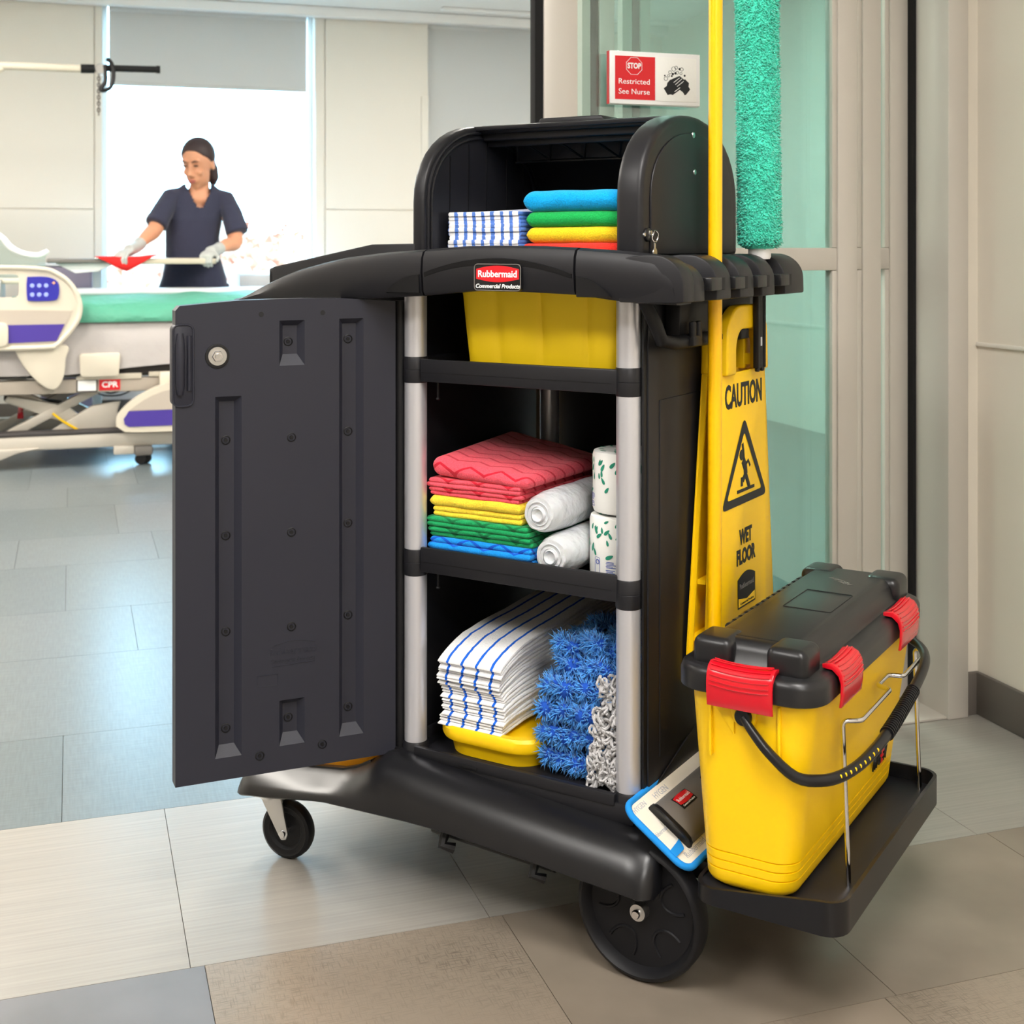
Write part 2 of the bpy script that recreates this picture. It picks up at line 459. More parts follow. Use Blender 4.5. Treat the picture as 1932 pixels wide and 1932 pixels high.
# sliding glass doors: three telescoping leaves and the frame post
def leaf(name, x0, x1, yf, lw, rw, label, mid=True):
    d = struct(empty(name, (x0, yf, 0)), label)
    W = x1 - x0; T = 0.04; zt = 2.36
    part('stile', B().box(0.016, lw, 0, T, 0.01, zt, 0.002), 'frame_metal', d)
    part('stile', B().box(W - rw, W, 0, T, 0.01, zt, 0.002), 'frame_metal', d)
    for z0, z1 in ((0.10, 1.046), (1.099, zt - 0.06)):
        part('glazing_bead', B().box(W - rw - 0.012, W - rw, 0.005, T - 0.005, z0, z1, 0.001), 'frame_metal', d)
    part('brush_seal', B().box(-0.003, 0.016, 0.004, T - 0.004, 0.01, zt, 0.003), 'seal_black', d)
    part('rail', B().box(lw, W - rw, 0.004, T - 0.004, 1.047, 1.098, 0.002), 'frame_metal', d)
    part('rail', B().box(lw, W - rw, 0.002, T - 0.002, 0.01, 0.10, 0.002), 'frame_metal', d)
    part('rail', B().box(lw, W - rw, 0.002, T - 0.002, zt - 0.06, zt, 0.002), 'frame_metal', d)
    part('pane', B().box(lw, W - rw - 0.012, T / 2 - 0.003, T / 2 + 0.003, 1.098, zt - 0.06), 'door_glass', d)
    part('pane', B().box(lw, W - rw - 0.012, T / 2 - 0.003, T / 2 + 0.003, 0.10, 1.047), 'door_glass', d)
    return d
d1 = leaf('door_1', 0.925, 1.702, 2.60, 0.092, 0.051, 'nearest sliding glass door leaf carrying the red and white notice')
d2 = leaf('door_2', 1.075, 1.806, 2.66, 0.052, 0.050, 'middle sliding glass door leaf of the stacked three')
part('edge_strip', B().box(-0.022, -0.003, 0.006, 0.034, 0.01, 2.36), 'frame_metal', d2)
d3 = leaf('door_3', 1.200, 1.922, 2.72, 0.040, 0.050, 'rearmost sliding glass door leaf next to the frame post')
part('edge_strip', B().box(-0.026, -0.003, 0.006, 0.034, 0.01, 2.36), 'frame_metal', d3)
tr = struct(part('trim_1', B().box(1.932, 1.988, 2.578, 2.80, 0, 2.40, 0.003), 'frame_metal'), 'satin metal door frame post at the corridor corner')
part('gasket', B().box(1.923, 1.931, 2.70, 2.76, 0.01, 2.36), 'seal_black', tr)
part('threshold', B().box(0.9, 1.988, 2.585, 2.80, 0.0, 0.006, 0.002), 'frame_metal', tr)

# ceiling lamps
def troffer(x, y, label, w=0.6, l=1.2):
    t = empty('ceiling_light', (x, y, 2.70))
    part('frame', B().box(-w / 2 - .03, w / 2 + .03, -l / 2 - .03, -l / 2, 0, 0.04).box(-w / 2 - .03, w / 2 + .03, l / 2, l / 2 + .03, 0, 0.04)
         .box(-w / 2 - .03, -w / 2, -l / 2, l / 2, 0, 0.04).box(w / 2, w / 2 + .03, -l / 2, l / 2, 0, 0.04), 'white_gloss', t)
    part('diffuser', B().box(-w / 2, w / 2, -l / 2, l / 2, 0.012, 0.03), 'room_lamp_glow' if y > 2.6 else 'lamp_glow', t)
    tag(t, label, 'ceiling light')
troffer(-1.4, 0.9, 'square-edged ceiling light panel over the corridor, left of the doorway')
troffer(0.5, 0.35, 'square-edged ceiling light panel over the corridor by the cart')
troffer(0.2, -1.6, 'square-edged ceiling light panel by the corridor front wall')
troffer(-1.3, 4.2, 'ceiling light panel of the patient room near its entrance')
troffer(1.7, 4.3, 'ceiling light panel of the patient room behind the glass doors')
troffer(-1.3, 6.1, 'ceiling light panel of the patient room above the bed head', 1.2, 0.6)
troffer(2.6, 6.1, 'ceiling light panel of the patient room by the lowered shade', 1.2, 0.6)

# outdoors
def hills():
    b = B(); n = 40; rows = []
    r = random.Random(5)
    for j in range(9):
        row = []
        for i in range(n):
            x = -40 + i * 3.2
            y = 45 + j * 8; z = -9 + j * 1.55 + r.uniform(-.5, .5) + 1.2 * math.sin(i * .5 + j)
            row.append((x, y, z))
        rows.append(row)
    vr = [[b.bm.verts.new(p) for p in row] for row in rows]
    for j in range(8):
        for i in range(n - 1): b.bm.faces.new((vr[j][i], vr[j][i + 1], vr[j + 1][i + 1], vr[j + 1][i]))
    return b
struct(part('hillside', hills().box(-60, 100, 9.5, 45.5, -9.6, -8.5), 'hill'), 'pale sunlit hillside outside the window')
def tree(x, y, h, rr, seed, label):
    t = empty('tree', (x, y, -8.5)); r = random.Random(seed)
    b = B(); b.tube([(0, 0, 0), (0.1, 0, h * .4), (0, .1, h * .75)], [0.3, 0.22, 0.08], 8)
    for k in range(7):
        a = r.uniform(0, 6.28); z = h * r.uniform(.4, .7)
        b.tube([(0, 0, z), (math.cos(a) * rr * .4, math.sin(a) * rr * .4, z + rr * .4), (math.cos(a) * rr * .8, math.sin(a) * rr * .8, z + rr * .8)], [0.1, 0.07, 0.02], 6)
    part('trunk', b, 'bark', t)
    b = B()
    for k in range(2600):
        while True:
            p = Vector((r.uniform(-1, 1), r.uniform(-1, 1), r.uniform(-1, 1)))
            if p.length < 1: break
        p = Vector((p.x * rr, p.y * rr, h - rr + p.z * rr * 1.0)); s = rr * .05
        q = [Vector((r.uniform(-1, 1), r.uniform(-1, 1), r.uniform(-1, 1))) * s for _ in range(3)]
        b.quad(p + q[0], p + q[1], p + q[2])
    o = part('foliage', b, 'leaf_autumn', t, 0); o['kind'] = 'stuff'
    tag(t, label, 'tree')
tree(0.9, 22, 9.3, 2.0, 1, 'bare-branched autumn tree outside, below the red cleaning cloth')
tree(3.9, 27, 10.2, 2.4, 2, 'pale orange autumn tree outside, right of the woman')
# ================================================================== janitor cart
CO = Vector((0.81750615, 1.8744671, 0.0)); CRZ = R(-49.9)
AX = Vector((math.cos(CRZ), math.sin(CRZ), 0)); VX = Vector((-math.sin(CRZ), math.cos(CRZ), 0))
def CW(a, b, z): return CO + AX * a + VX * b + Vector((0, 0, z))
def on_cart(name, a, b, z, drz=0.0): return empty(name, CW(a, b, z), CRZ + drz)
def cart_mesh(name, bb, m, a, b, z, smooth=40):
    # geometry given in cart coordinates, object origin put at (a, b, z)
    bb.shift(-a, -b, -z)
    o = part(name, bb, m, None, smooth); o.location = CW(a, b, z); o.rotation_euler = (0, 0, CRZ)
    return o
cart = on_cart('janitor_cart', 0, 0, 0)
tag(cart, 'black plastic janitor cart with open hood, open cabinet door and aluminium posts', 'janitor cart')
PL, PB = -0.404, 0.46          # left post a, rear posts b

# --- base with its curved skirts
ZT = [(-.75, .178), (-.60, .186), (-.56, .192), (-.53, .196), (-.50, .206), (-.47, .222), (-.44, .240), (-.415, .246), (-.25, .233), (-.05, .217), (.04, .212), (.07, .208), (.09, .200)]
ZB = [(-.75, .122), (-.735, .123), (-.715, .127), (-.688, .131), (-.6635, .1333), (-.615, .142), (-.544, .154), (-.32, .162), (-.12, .152), (-.03, .1455), (.057, .140), (.09, .137)]
def skirt(flip):
    rings = []
    for a in [-.742, -.740, -.734, -.720, -.70, -.66, -.60, -.56, -.53, -.50, -.47, -.44, -.415, -.36, -.30, -.24, -.18, -.12, -.05, 0, .03, .058, .071, .076]:
        zt, zb = lerp(ZT, a), lerp(ZB, a)
        k = 1.0
        if a < -.725: k = math.sqrt(max(0.3, 1 - ((-.725 - a) / .025) ** 2))
        if a > .058: k = 1 - ((a - .058) / .018) ** 2 * .12
        h = zt - zb
        pr = [(.05, zt + .002), (-.03, zt + .002), (-.052, zt - .006), (-.070, zt - .020), (-.084, zt - .040 if h > .06 else zt - h * .6), (-.091, zb + h * .22), (-.094, zb + .004), (-.088, zb), (-.07, zb + .002), (.05, zb + .012)]
        rings.append([(a, max(-.1, (.05 + (b - .05) * k) if b < .04 or a > -.45 else -.040) if not flip else PB - ((.05 + (b - .05) * k) if b < .04 or a > -.45 else -.040), z) for b, z in pr])
    return rings
base = part('base', B().loft(skirt(False)).loft(skirt(True)).box(-.735, -.43, .03, .43, .135, .165, .01).box(-.43, .06, .0, PB, .15, .222, .01)
            .prism([(.02, .25), (.04, .238), (.125, .168), (.13, .15), (.02, .15)], 'y', .0, .45, .004), 'black_smooth', cart)
part('under_rail', B().tube([(-.33, -.05, .148), (-.1, -.05, .138)], .011, 12).tube([(-.30, -.06, .15), (-.30, -.072, .132), (-.285, -.06, .125)], .009, 8).tube([(-.13, -.06, .145), (-.13, -.072, .125), (-.115, -.06, .118)], .008, 8), 'black_deep', base)
deck = part('deck', B().box(-.425, .02, -.024, .485, .215, .246, .004).box(-.39, -.012, -.026, -.016, .24, .2585, .002).box(-.42, -.41, 0, .48, .24, .262, .002).box(.008, .018, 0.02, .48, .24, .262, .002), 'black_plastic', cart)
part('latch_slot', B().box(-.300, -.262, -.0275, -.026, .243, .2485, .0006), 'black_deep', deck)

# --- posts with collars
for a, b in ((0, 0), (PL, 0), (0, PB), (PL, PB)):
    p = part('post', B().cyl((a, b, .225), (a, b, 1.03), .0192, seg=32), 'aluminium', cart)
    for z0, z1 in ((.8695, .9138), (.542, .5872)):
        part('collar', B().lathe([(.0196, z0), (.0206, z0 + .002), (.0206, (z0 + z1) / 2 - .0006), (.0200, (z0 + z1) / 2), (.0206, (z0 + z1) / 2 + .0006), (.0206, z1 - .002), (.0196, z1)], (a, b, 0), 'z', 32), 'black_plastic', p)
    part('post_foot', B().lathe([(.0225, .19), (.0225, .255), (.0198, .26)], (a, b, 0), 'z', 32), 'black_plastic', p)

# --- shelves
for zt, zb in ((.9110, .8725), (.5930, .5510)):
    sh = part('shelf', B().box(PL + .02, -.011, -.016, -.008, zb, zt, .0025).box(PL + .0, 0.0, .475, .483, zb, zt, .0025).box(PL - .012, PL - .004, .02, .445, zb, zt, .002)
              .box(.004, .012, .02, .445, zb, zt, .002).box(PL - .008, .008, -.01, .478, zb + .004, zb + .012), 'black_plastic', cart)
    part('groove', B().box(PL + .021, -.021, -.0166, -.0155, (zb + zt) / 2 - .0035, (zb + zt) / 2 - .0028), 'black_deep', sh)
    part('hook_pin', B().cyl((PL + .036, .015, zb - .03), (PL + .036, .015, zb + .002), .0022, seg=8).ell((PL + .036, .015, zb - .031), (.004, .004, .0025), 8, 6), 'black_deep', sh)

# --- cabinet panels
sp = part('side_panel', B().box(.0215, .0285, .012, .455, .235, 1.03, .002).box(.0275, .0305, .05, .41, .30, .86, .003).prism([(.03, .26), (.16, .30), (.30, .345), (.32, .345), (.32, .26)], 'x', .0275, .0315, .002), 'black_plastic', cart)
part('panel_edge', B().box(.0212, .026, .0, .0125, .255, 1.015, .0015), 'black_deep', sp)
part('side_panel', B().box(PL - .034, PL - .027, .01, .455, .235, 1.03, .002), 'black_plastic', cart)
part('back_panel', B().box(PL + .0075, .02, .486, .492, .24, .90, .001).box(PL - .02, PL + .0055, .486, .492, .24, 1.03, .001).box(PL + .0075, .02, .486, .492, .90, 1.03), 'black_deep', cart)

# --- top frame: front rail of three mouldings
def rail_ring(a, zb, zt, bf):
    return [(a, -.02, zt - .012), (a, -.035, zt - .002), (a, bf + .016, zt), (a, bf + .005, zt - .004), (a, bf, zt - .014), (a, bf - .002, (zt + zb) / 2), (a, bf + .001, zb + .006), (a, bf + .006, zb), (a, bf + .02, zb - .001), (a, -.02, zb)]
RT = [(-.775, 1.006), (-.751, 1.010), (-.70, 1.031), (-.65, 1.049), (-.608, 1.061), (-.55, 1.0735), (-.5026, 1.082), (-.42, 1.0905), (-.329, 1.0965), (-.25, 1.1015), (-.184, 1.1025), (-.11, 1.1015), (-.0496, 1.099), (.03, 1.094), (.0814, 1.089)]
RB = [(-.775, .997), (-.6, 1.006), (-.446, 1.014), (-.331, 1.0212), (-.234, 1.0305), (-.14, 1.0305), (-.0469, 1.0274), (0, 1.0215), (.047, 1.0166), (.111, 1.0155)]
BF = [(-.775, -.060), (-.6, -.074), (-.45, -.080), (-.3, -.083), (-.19, -.085), (-.05, -.083), (.11, -.078)]
def rail_seg(a0, a1, n=14, endround=False):
    rings = []
    for i in range(n + 1):
        a = a0 + (a1 - a0) * i / n
        rings.append(rail_ring(a, lerp(RB, a), max(lerp(RT, a), lerp(RB, a) + .006), lerp(BF, a)))
    return rings
part('front_rail', B().loft(rail_seg(-.775, -.3345, 24)), 'black_plastic', cart)
part('front_rail', B().loft(rail_seg(-.3305, -.0515)), 'black_plastic', cart)
rr = rail_seg(-.0475, .0814, 8)
for da, dz in ((.094, .004), (.104, .012), (.111, .026), (.1135, .045)):
    rr.append(rail_ring(da, lerp(RB, da), 1.088 - dz, -.078))
part('front_rail', B().loft(rr), 'black_plastic', cart)
# arched moulding across the rail, its shade put into a darker plastic
def band(a0, a1, f, m, nm):
    rings = []
    n = 16
    for i in range(n + 1):
        a = a0 + (a1 - a0) * i / n
        zl, zh = f(a)
        bf = lerp(BF, a) - .0022
        rings.append([(a, bf + .003, zl), (a, bf, zl + .001), (a, bf - .0015, zh - .001), (a, bf + .003, zh)])
    part(nm, B().loft(rings), m, cart)
cz_ = lambda a: 1.083 - ((a + .19) / .145) ** 2 * .026
band(-.327, -.054, lambda a: (cz_(a) - .0085 - .004 * (1 - abs(a + .19) / .14), cz_(a)), 'black_deep', 'moulding')
band(-.046, .012, lambda a: (1.024, 1.056 - ((a + .046) / .058) ** 2 * .030), 'black_deep', 'moulding')
band(-.405, -.337, lambda a: (1.0245, 1.028 + (1 - ((-.337 - a) / .068) ** 2) * .028), 'black_deep', 'moulding')
# badge with lettering
bd = part('badge', B().prism(rrect(-.2262, -.1402, 1.0315, 1.0735, .006), 'y', -.0905, -.082, .0015), 'black_smooth', cart)
part('badge_field', B().prism([(-.222, 1.050)] + [(-.222 + .0785 * k / 12, 1.0655 + .0055 * math.sin(PI * k / 12)) for k in range(13)] + [(-.1435 - .0785 * k / 12, 1.0500 - .005 * math.sin(PI * k / 12)) for k in range(13)][0:], 'y', -.0912, -.09), 'red_print', bd)
text('lettering', 'Rubbermaid', .0148, 'white_print', bd, (-.1828, -.0914, 1.0575), (1, 0, 0), (0, 0, 1), .0003, bold=.0003)
text('lettering', 'Commercial Products', .0092, 'white_print', bd, (-.1828, -.0909, 1.0385), (1, 0, 0), (0, 0, 1), .0003, bold=.0002, shear=.2)
part('badge_rim', B().tube([(x, -.0908, z) for x, z in rrect(-.2257, -.1407, 1.032, 1.073, .006)], .0008, 6, True), 'grey_plastic', bd)

# --- top deck, left tray walls, rear rail
tt = part('top_deck', B().box(-.44, .06, -.03, .50, 1.030, 1.084, .004), 'black_plastic', cart)
part('tray_wall', B().prism([(-.735, 1.0), (-.735, 1.060), (-.722, 1.0645), (-.500, 1.1045), (-.405, 1.106), (-.405, 1.0)], 'y', .0, .012, .003), 'black_plastic', tt)
part('tray_wall', B().prism([(-.735, 1.0), (-.735, 1.060), (-.722, 1.0645), (-.500, 1.1045), (-.405, 1.106), (-.405, 1.0)], 'y', .45, .462, .003), 'black_plastic', tt)
part('tray_wall', B().box(-.735, -.724, .0, .46, 1.0, 1.058, .003), 'black_plastic', tt)
part('tray_floor', B().box(-.73, -.44, .005, .455, 1.0, 1.008), 'black_deep', tt)
rb_ = []
for i in range(15):
    a = -.775 + .70 * i / 14
    rg = rail_ring(a, lerp(RB, a), max(lerp(RT, a), lerp(RB, a) + .006), lerp(BF, a))
    rb_.append([(x, PB - y, z) for x, y, z in rg])
part('rear_rail', B().loft(rb_), 'black_plastic', cart)

# --- hood: two end caps, shell, grip, ribs
AP, HZ0, HZ1 = .198, 1.175, 1.319
def hood_prof(off=0.0, n=20, zb=1.084):
    pts = [(0 + off, zb)]
    for k in range(n + 1):
        t = PI - PI * k / n
        c, s = math.cos(t), math.sin(t)
        e = 2 / 2.15
        pts.append((AP + (AP - off) * math.copysign(abs(c) ** e, c), HZ0 + (HZ1 - HZ0 - off) * abs(s) ** e))
    pts.append((2 * AP - off, zb))
    return pts
hc = part('hood_end', B().prism(hood_prof(), 'x', -.024, .0215, .010, 4, 60), 'black_plastic', cart)
part('hood_panel', B().prism(hood_prof(.030, zb=1.088), 'x', .0205, .0245, .0035, 3, 60), 'black_plastic', hc)
for b_, z_ in ((.193, 1.286), (.198, 1.2245)):
    part('screw', B().lathe([(.0, .0256), (.0045, .0256), (.0055, .0235)], (0, b_, z_), 'x', 14), 'zinc', hc)
hl = part('hood_end', B().prism(hood_prof(), 'x', -.412, -.388, .006, 3, 60), 'black_plastic', cart)
for o_ in (.012, .022):
    pr = hood_prof(o_)
    part('step_moulding', B().tube([(-.387, b, z) for b, z in pr], .0028, 6), 'black_plastic', hl)
for b_ in (.08, .14, .20, .27, .33):
    zt_ = lerp([(p[0], p[1]) for p in hood_prof(.03)[1:-1]], b_)
    part('rib', B().box(-.389, -.3865, b_ - .0012, b_ + .0012, 1.085, zt_), 'black_smooth', hl)
out, inn = hood_prof(.0), hood_prof(.008)
i0 = 10
ring0 = [(b, z) for b, z in out[i0:]] + [(b, z) for b, z in reversed(inn[i0:])]
shell = part('hood_shell', B().prism(ring0, 'x', -.40, -.012, .0015, 2, 60), 'black_plastic', cart)
part('hood_lip', B().box(-.388, -.022, AP - .022, AP + .01, HZ1 - .014, HZ1 + .0008, .004).box(-.388, -.024, AP - .012, AP + .012, HZ1 - .026, HZ1 - .012, .003).box(-.388, -.024, AP + .005, AP + .02, HZ1 - .036, HZ1 - .024, .003), 'black_plastic', shell)
part('grip', B().prism([(-.275, HZ1 - .002), (-.268, HZ1 + .0095), (-.146, HZ1 + .0095), (-.138, HZ1 - .002)], 'y', AP - .01, AP + .05, .002), 'black_plastic', shell)
tb = B()
bz = [(b, z) for b, z in hood_prof(.012)]
for k in range(5):
    a0 = -.380 + k * .072
    for s in (0, 1):
        p0 = (a0 + (.036 if s else 0), .235 + (.0 if s else .06), 1.300 if s else 1.262); p1 = (a0 + (.072 if s else .036), .235 + (.06 if s else .0), 1.262 if s else 1.300)
        tb.tube([p0, p1], .0022, 6)
tb.tube([(-.385, .298, 1.260), (-.02, .298, 1.260)], .0022, 6)
part('truss_rib', tb, 'black_smooth', shell)
part('inner_panel', B().prism([(-.385, 1.262), (-.30, 1.264), (-.02, 1.264), (-.02, 1.300), (-.385, 1.300)], 'y', .300, .304), 'black_plastic', shell)
for a_ in (-.33, -.27, -.21, -.15):
    part('rib', B().box(a_ - .001, a_ + .001, .384, .389, 1.086, 1.20), 'black_smooth', shell)
# lock, ring and key on the hood end
lk = part('hood_lock', B().lathe([(.0, .0262), (.0085, .0262), (.0105, .0248), (.011, .022)], (0, .020, 1.119), 'x', 20), 'black_smooth', hc)
part('screw', B().lathe([(0, .0268), (.003, .0268), (.003, .0245)], (0, .003, 1.119), 'x', 10), 'zinc', hc)
part('cylinder', B().lathe([(0, .0285), (.0042, .0285), (.005, .026)], (0, .022, 1.1215), 'x', 16), 'chrome', hc)
keys = on_cart('key_ring', .034, .022, 1.09); tag(keys, 'small steel key ring with key hanging from the hood lock', 'keys')
part('ring', B().tube([(.001 * math.sin(k), .002 + .0095 * math.cos(2 * PI * k / 20), .026 + .0095 * math.sin(2 * PI * k / 20)) for k in range(20)], .0009, 6, True), 'chrome', keys)
part('key', B().prism([(p[0], p[1]) for p in arc(.001, .001, .0065, .0075, 0, 360, 15)[:-1]], 'x', -.0009, .0009).box(-.0008, .0008, -.0008, .0028, .008, .019), 'zinc', keys)

# --- end rail with tool grippers
GP = [(.022, 1.084)] + [(.066, 1.0885)] + arc(.078, 1.045, .049, .0435, 82, 4, 8) + [(.1275, 1.019), (.110, 1.0175), (.022, 1.0175)]
GS = [(.022, 1.070)] + [(.045, 1.072)] + arc(.048, 1.043, .026, .029, 82, 4, 6) + [(.0745, 1.024), (.022, 1.022)]
hr = part('tool_rail', B().prism(GS, 'y', -.055, .43, .002), 'black_deep', cart)
part('rail_corner', B().prism(GP, 'y', -.079, -.038, .003), 'black_plastic', hr)
part('rail_corner', B().prism([(x * .985, 1.0175 + (z - 1.0175) * .86) for x, z in GP], 'y', -.038, .004, .002), 'black_plastic', hr)
for b0, b1 in ((.047, .105), (.143, .203), (.241, .300), (.350, .447)):
    g = part('tool_gripper', B().prism(GP, 'y', b0, b1, .0035), 'black_plastic', cart)
    part('jaw', B().box(.112, .131, b0 - .030, b0 + .012, 1.0335, 1.0535, .002), 'lid_plastic', g)
    part('jaw_slot', B().box(.126, .1285, b0 + .014, b0 + .030, 1.034, 1.053, .001), 'under', g)
# hanger for the floor sign
hk = part('sign_hanger', B().tube([(.034, -.015, 1.02), (.050, -.012, .985), (.056, .0, .957), (.064, .03, .952), (.064, .30, .952)], .011, 10).box(.034, .06, .06, .36, .94, 1.022, .004), 'black_deep', cart)
for b_ in (.062, .262):
    part('prong', B().box(.060, .082, b_, b_ + .036, .945, .962, .003).box(.072, .082, b_, b_ + .014, .955, .984, .004).box(.072, .082, b_ + .021, b_ + .036, .955, .984, .004), 'black_deep', hk)

# --- big fixed wheels and swivel casters
def big_wheel(b, face):
    c = (.041, 0, .103)
    def pr(lst): return [(r, b + h * face) for r, h in lst]
    w_ = part('wheel', B().lathe(pr([(.0, .013), (.084, .013), (.088, .004), (.091, -.001), (.0935, -.004), (.098, -.0025), (.1015, .002), (.103, .009), (.103, .027), (.099, .034), (.0, .034)]), c, 'y', 56), 'rubber', cart)
    for k in range(5):
        a = R(90 + 72 * k + 8)
        pts = []
        for j in range(13):
            t = PI * j / 12
            u, v = .022 * math.cos(t), .030 * math.sin(t)
            rr_ = .068 - v
            x = rr_ * math.cos(a) - u * math.sin(a); z = rr_ * math.sin(a) + u * math.cos(a)
            pts.append((c[0] + x, b + .0125 * face, c[2] + z))
        part('spoke_web', B().tube(pts, .0026, 6), 'rubber', w_)
    part('washer', B().lathe(pr([(0, -.001), (.0125, -.001), (.0135, .002), (.0135, .0135)]), c, 'y', 24), 'zinc', w_)
    part('bolt', B().lathe(pr([(0, -.009), (.0055, -.009), (.0068, -.007), (.0068, 0)]), c, 'y', 12), 'chrome', w_)
big_wheel(-.053, 1); big_wheel(PB + .053, -1)
def caster(a, b, rz):
    # wheel in its own plane, swivelled by rz
    M = Matrix.Translation((a, b, 0)) @ Matrix.Rotation(rz, 4, 'Z')
    c = part('caster', B().lathe([(0, -.006), (.030, -.006), (.034, -.011), (.041, -.011), (.044, -.013), (.049, -.010), (.051, -.004), (.051, .004), (.049, .010), (.044, .013), (.041, .011), (.034, .011), (.030, .006), (0, .006)], (0, 0, .051), 'y', 40).xf(M), 'rubber', cart)
    part('fork', B().prism([(-.042, .118), (.006, .118), (.022, .05), (.018, .040), (.008, .038), (.002, .046)], 'y', -.022, -.017, .002).prism([(-.042, .118), (.006, .118), (.022, .05), (.018, .040), (.008, .038), (.002, .046)], 'y', .017, .022, .002)
         .box(-.044, .008, -.022, .022, .112, .119, .002).xf(M @ Matrix.Translation((-.010, 0, 0))), 'zinc', c)
    part('swivel_plate', B().lathe([(0, .104), (.022, .104), (.028, .110), (.030, .118), (.027, .126), (.0, .126)], (-.035, 0, 0), 'z', 24).xf(M), 'zinc', c)
    part('axle', B().lathe([(0, -.027), (.006, -.027), (.007, -.022), (.007, .022), (.006, .027), (0, .027)], (.002, 0, .051), 'y', 12).xf(M), 'chrome', c)
    part('swivel_stem', B().lathe([(.014, .12), (.014, .15)], (-.035, 0, 0), 'z', 16).xf(M), 'black_deep', c)
caster(-.674, -.016, R(8)); caster(-.674, PB + .016, R(-20))

# --- bucket platform with wire holder
ty = part('platform', B().prism(rrect(.150, .366, -.098, .437, .03), 'z', .174, .192, .003), 'black_plastic', cart)
outer, inner = rrect(.148, .368, -.100, .440, .032), rrect(.1535, .3625, -.0945, .4345, .027)
def rimz(x, y): return .216 - .0225 * max(0, min(1, (.335 - x) / .03)) * max(0, min(1, (-.02 - y) / .05))
bm_ = B(); n_ = len(outer)
bm_.loft([[(x, y, .170) for x, y in outer], [(x, y, rimz(x, y)) for x, y in outer], [(x, y, rimz(x, y)) for x, y in inner], [(x, y, .186) for x, y in inner]], False, False)
part('platform_rim', bm_, 'black_smooth', ty)
part('platform_arm', B().box(.04, .16, .0, .40, .150, .180, .006), 'black_plastic', ty)
WR = .0036
def bend(pts, r=.008):
    out_ = [Vector(pts[0])]
    for p0, p1, p2 in zip(pts, pts[1:], pts[2:]):
        p0, p1, p2 = Vector(p0), Vector(p1), Vector(p2)
        q0 = p1 + (p0 - p1).normalized() * min(r, (p0 - p1).length / 2.2); q2 = p1 + (p2 - p1).normalized() * min(r, (p2 - p1).length / 2.2)
        for t in (0, .25, .5, .75, 1): out_.append(q0 * (1 - t) ** 2 + p1 * 2 * t * (1 - t) + q2 * t * t)
    out_.append(Vector(pts[-1])); return out_
part('wire_holder', B().tube(bend([(.342, .012, .186), (.328, .027, .42), (.3510, .041, .42), (.350, .1965, .42), (.3275, .205, .42), (.3275, .264, .42), (.3505, .270, .42), (.3505, .421, .42), (.328, .424, .42), (.342, .404, .186)]), WR, 10), 'chrome', ty)

# --- cabinet door, swung open
DR = -R(175.144) - CRZ
dtop = [(0, 1.0075), (.08, 1.0135), (.171, 1.015), (.268, 1.013), (.362, 1.0055), (.3685, .998)]
REC = [(.0566, .099, .2790, .980), (.2626, .3054, .2735, .858), (.1580, .2006, .9046, .979), (.1580, .2006, .2785, .3535)]
DB = .2375
xsd = sorted(set([0.0, .03, .13, .23, .33, .362, .3685] + [r[0] for r in REC] + [r[1] for r in REC]))
zsd = sorted(set([DB] + [r[2] for r in REC] + [r[3] for r in REC] + [0.60]))
db = B(); G = {}
nz = len(zsd)
for i, x in enumerate(xsd):
    for j, z in enumerate(zsd + [None]):
        G[i, j] = db.bm.verts.new((x, 0, lerp(dtop, x) if z is None else z))
def inrec(x, z): return any(r[0] < x < r[1] and r[2] < z < r[3] for r in REC)
for i in range(len(xsd) - 1):
    for j in range(nz):
        zz = (zsd[j] + (zsd[j + 1] if j + 1 < nz else 1.0)) / 2
        if j + 1 < nz and inrec((xsd[i] + xsd[i + 1]) / 2, zz): continue
        db.bm.faces.new((G[i, j], G[i + 1, j], G[i + 1, j + 1], G[i, j + 1]))
TH = .030
for i in range(len(xsd) - 1):     # bottom and top edges, back
    for j in (0, nz):
        a, b_ = G[i, j], G[i + 1, j]
        c_, d_ = db.bm.verts.new((b_.co.x, -TH, b_.co.z)), db.bm.verts.new((a.co.x, -TH, a.co.z))
        db.bm.faces.new((a, b_, c_, d_))
for i in (0, len(xsd) - 1):
    x = xsd[i]; db.quad((x, 0, DB), (x, -TH, DB), (x, -TH, lerp(dtop, x)), (x, 0, lerp(dtop, x)))
db.bm.faces.new([db.bm.verts.new((x, -TH, DB)) for x in xsd] + [db.bm.verts.new((x, -TH, lerp(dtop, x))) for x in reversed(xsd)])
dd_ = .011
for x0, x1, z0, z1 in REC:
    zi0, zi1, xi0, xi1 = z0 + .018, z1 - .009, x0 + .0105, x1 - .008
    o4 = [(x0, 0, z0), (x1, 0, z0), (x1, 0, z1), (x0, 0, z1)]; i4 = [(xi0, -dd_, zi0), (xi1, -dd_, zi0), (xi1, -dd_, zi1), (xi0, -dd_, zi1)]
    for k in range(4): db.quad(o4[k], o4[(k + 1) % 4], i4[(k + 1) % 4], i4[k])
    db.quad(*i4)
bmesh.ops.remove_doubles(db.bm, verts=db.bm.verts, dist=1e-5); bmesh.ops.recalc_face_normals(db.bm, faces=db.bm.faces)
dr = part('door', db, 'door_plastic', cart, 20, 'cabinet door swung wide open, ribbed inside face showing')
dr.location = (-.432, -.02, 0); dr.rotation_euler = (0, 0, DR)
part('hinge_post', B().cyl((-.013, -.014, .235), (-.013, -.014, 1.008), .0125, seg=20), 'black_deep', dr)
part('hinge_foot', B().cyl((-.013, -.006, .222), (-.013, -.006, .246), .016, seg=20), 'black_deep', dr)
scr = None
